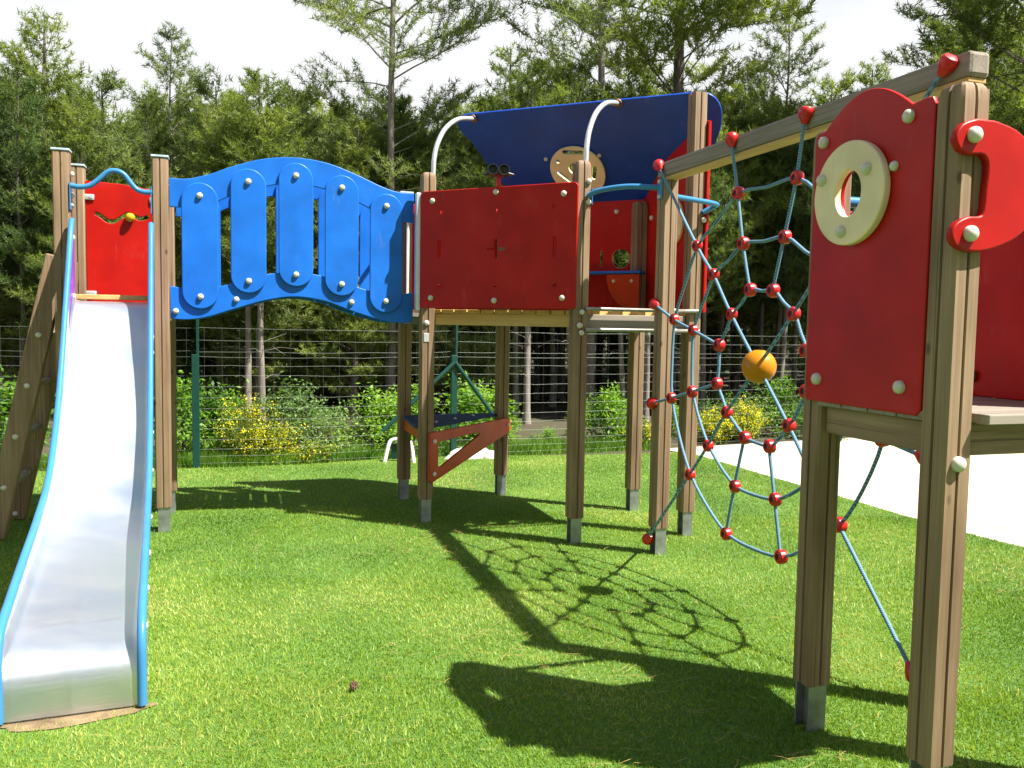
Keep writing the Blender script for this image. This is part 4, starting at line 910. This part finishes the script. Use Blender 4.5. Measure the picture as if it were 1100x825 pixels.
bush('b3', 655, 10.6, 418, 'bright bush right of the front tower post', .9)
bush('b2', 675, 11.0, 432, 'greyish bush behind the right rear tower post')
bush('b2', 765, 10.9, 425, 'bush behind the lower left of the rope net', .9)
bush('b2', 800, 11.4, 418, 'large bush behind the orange ball', 1.1)
bush('b1', 838, 11.6, 405, 'leafy bush right of the orange ball', .9)
bush('b2', 868, 12.2, 420, 'bush at the left edge of the arched red panel')
bush('b1', 905, 13.5, 425, 'bush hidden mostly by the arched red panel')
bush('b2', 1000, 14.5, 420, 'bush beyond the paved yard behind the right posts', 1.2)
bush('b2', 1085, 14.5, 415, 'bush beyond the paved yard at the right edge', 1.3)
def broom(px, Y, ytop, label, seed, dens=1.0):
    Y = fence_y(px)+.22; rs = R_(seed); py = random.Random(seed); x0 = (px-550)/F_PX*Y; H = HC+(348+.0165*(px-550)-ytop)/F_PX*Y
    bm = bmesh.new(); fl, st = [], []
    for k in range(int(95*dens)):
        a_ = py.uniform(0, 2*pi); r_ = py.uniform(.03, .36); h_ = H*py.uniform(.35, 1.12)*(1-.5*r_)
        p0 = Vector((cos(a_)*r_*.35, sin(a_)*r_*.35, 0)); p2 = Vector((cos(a_)*r_, sin(a_)*r_, h_)); p1 = p0.lerp(p2, .5)+Vector((0, 0, .05))
        tube_bm(bm, [p0, p1, p2], [.005, .004, .0015], 3, caps=False)
        for q in range(9):
            t = .08+.92*py.random()**.8; c = p0.lerp(p1, t*2) if t < .5 else p1.lerp(p2, t*2-1); (fl if py.random() < .6 else st).append(tuple(c))
    r = empty('broom_bush', (x0, Y, -.03))
    tm = fin(bm); tm.materials.append(FM['broom']); o = bpy.data.objects.new('stalks', tm); col.objects.link(o); o.parent = r
    V, nf = leaf_cloud(np.array(fl), rs, 5, .022, .0125, 1.0); o = bpy.data.objects.new('flowers', tri_mesh(V, nf, 4, FM['flower'], rs.rand(nf))); col.objects.link(o); o.parent = r
    V, nf = leaf_cloud(np.array(st), rs, 9, .035, .013, 1.0); o = bpy.data.objects.new('foliage', tri_mesh(V, nf, 4, FM['broom'], rs.rand(nf))); col.objects.link(o); o.parent = r
    tag(r, label, 'bush', 'yellow flowering broom bushes'); return r
for px_, yt in ((548, 468), (575, 462), (598, 466), (625, 460), (648, 464), (690, 462), (712, 460), (735, 462)):
    bush('b2' if px_ % 2 else 'b3', px_, fence_y(px_)+.9, yt, 'low leafy undergrowth bush just behind the fence wire', 1.6)['group'] = 'low undergrowth right behind the fence wire'
broom(266, 8.75, 425, 'tall yellow flowering broom right of the green fence post', 5, 1.4)
broom(292, 8.9, 452, 'yellow flowering broom immediately right of the tallest one', 6)
broom(335, 9.1, 474, 'low spreading yellow broom below the middle of the bridge', 7, .8)
broom(688, 10.2, 448, 'yellow broom behind the right rear tower post', 8, .8)
broom(772, 10.4, 435, 'yellow broom behind the lower left of the rope net', 9, 1.2)
broom(800, 10.6, 428, 'yellow broom below the orange ball', 10, 1.2)
for Y, n_, ylo, yhi in ((9.6, 9, 440, 465), (11.0, 15, 425, 455), (12.8, 16, 415, 445), (15, 16, 405, 430)):
    for k in range(n_):
        px = -60+1240*(k+prs.uniform(.1, .9))/n_
        if px > 700 and Y < 10.9: continue
        bush(prs.choice(['b1', 'b2', 'b2', 'b3']), px, Y+prs.uniform(-.3, .5), prs.uniform(ylo, yhi), 'low leafy undergrowth bush beneath the pines behind the fence', prs.uniform(.9, 1.4))['group'] = 'undergrowth beneath the pines'
# rough grass along the fence
rs = R_(8); n_ = 26000; t_ = rs.rand(n_); seg = rs.randint(0, 4, n_); fp = np.array([tuple(p) for p in FP]); pp_ = fp[seg]*(1-t_[:, None])+fp[seg+1]*t_[:, None]
x = pp_[:, 0]+rs.normal(0, .1, n_)-.05; y = pp_[:, 1]+np.abs(rs.normal(.02, .22, n_)); h_ = rs.uniform(.03, .15, n_); a_ = rs.uniform(0, 6.28, n_); V = np.zeros((n_, 3, 3))
V[:, 0] = np.stack([x-.004, y, np.zeros(n_)-.03], 1); V[:, 1] = np.stack([x+.004, y, np.zeros(n_)-.03], 1); V[:, 2] = np.stack([x+np.cos(a_)*h_*.5, y+np.sin(a_)*h_*.5, h_], 1)
o = link('rough_grass', tri_mesh(V.reshape(-1, 3), n_, 3, FM['leaf'], rs.rand(n_)), None); tag(o, 'tufts of uncut grass along the foot of the fence', 'grass', kind='stuff')
# ------------------------------------------------------------------ pale things beyond the fence
m_rock = plain('pale_stone', (.62, .60, .55), .9, 0, .25, 6, .6)
def boulder(px, Y, sx, sy, sz, label, seed):
    rs = random.Random(seed); bm = bmesh.new(); bmesh.ops.create_icosphere(bm, subdivisions=3, radius=1)
    for v in bm.verts:
        c = v.co.copy(); k = 1+.13*sin(c.x*3+seed)+.10*sin(c.y*4.3+seed*2)+.07*sin(c.z*6+c.x*5); v.co = Vector((c.x*sx*k, c.y*sy*k, max(c.z*sz*k, -.02)))
    me = fin(bm, True, 35); me.materials.append(m_rock); o = bpy.data.objects.new('boulder', me); col.objects.link(o); o.location = ((px-550)/F_PX*Y, Y, -.02); o.rotation_euler[2] = rs.uniform(0, 3)
    tag(o, label, 'rock', 'pale rocks behind the bench')
boulder(503, 8.92, .27, .10, .13, 'long pale rock on the ground seen under the bench bracket', 1)
boulder(528, 8.95, .10, .09, .09, 'small pale rock right of the long one, by the rear tower post', 2)
# white-framed play table end seen left of the rear tower post
fb = empty('white_frame_stand', (-1.22, 8.60, 0)); tag(fb, 'small white A-shaped stand with a dark green board at the edge of the turf', 'stand')
tube('frame', spline([Vector((-1.27, 8.56, -.02)), Vector((-1.235, 8.60, .16)), Vector((-1.20, 8.62, .215)), Vector((-1.12, 8.62, .225)), Vector((-1.04, 8.62, .215)), Vector((-1.0, 8.60, .15)), Vector((-.97, 8.56, -.02))], 5), .02, MT['white'], fb, 10)
box('board', (-1.21, 8.64, .10), (-1.02, 8.64, .10), .01, .08, FG, fb)
# distant pale wall with dark rails beyond the yard
wl = empty('yard_wall', (5.2, 12.3, 0)); tag(wl, 'low pale wall with a dark rail at the far side of the paved yard', 'wall')
box('wall', (4.1, 11.75, .16), (9.5, 13.6, .16), .08, .17, m_rock, wl); tube('rail', [(4.1, 11.62, .12), (9.4, 13.45, .12)], .014, MT['black'], wl, 6)
bm = bmesh.new(); box_bm(bm, Vector((5.1, 11.9, .2)), dirv(18), dirv(108), Z, .05, .05, .22, .003); link('pier', fin(bm), MT['joist18'], wl)
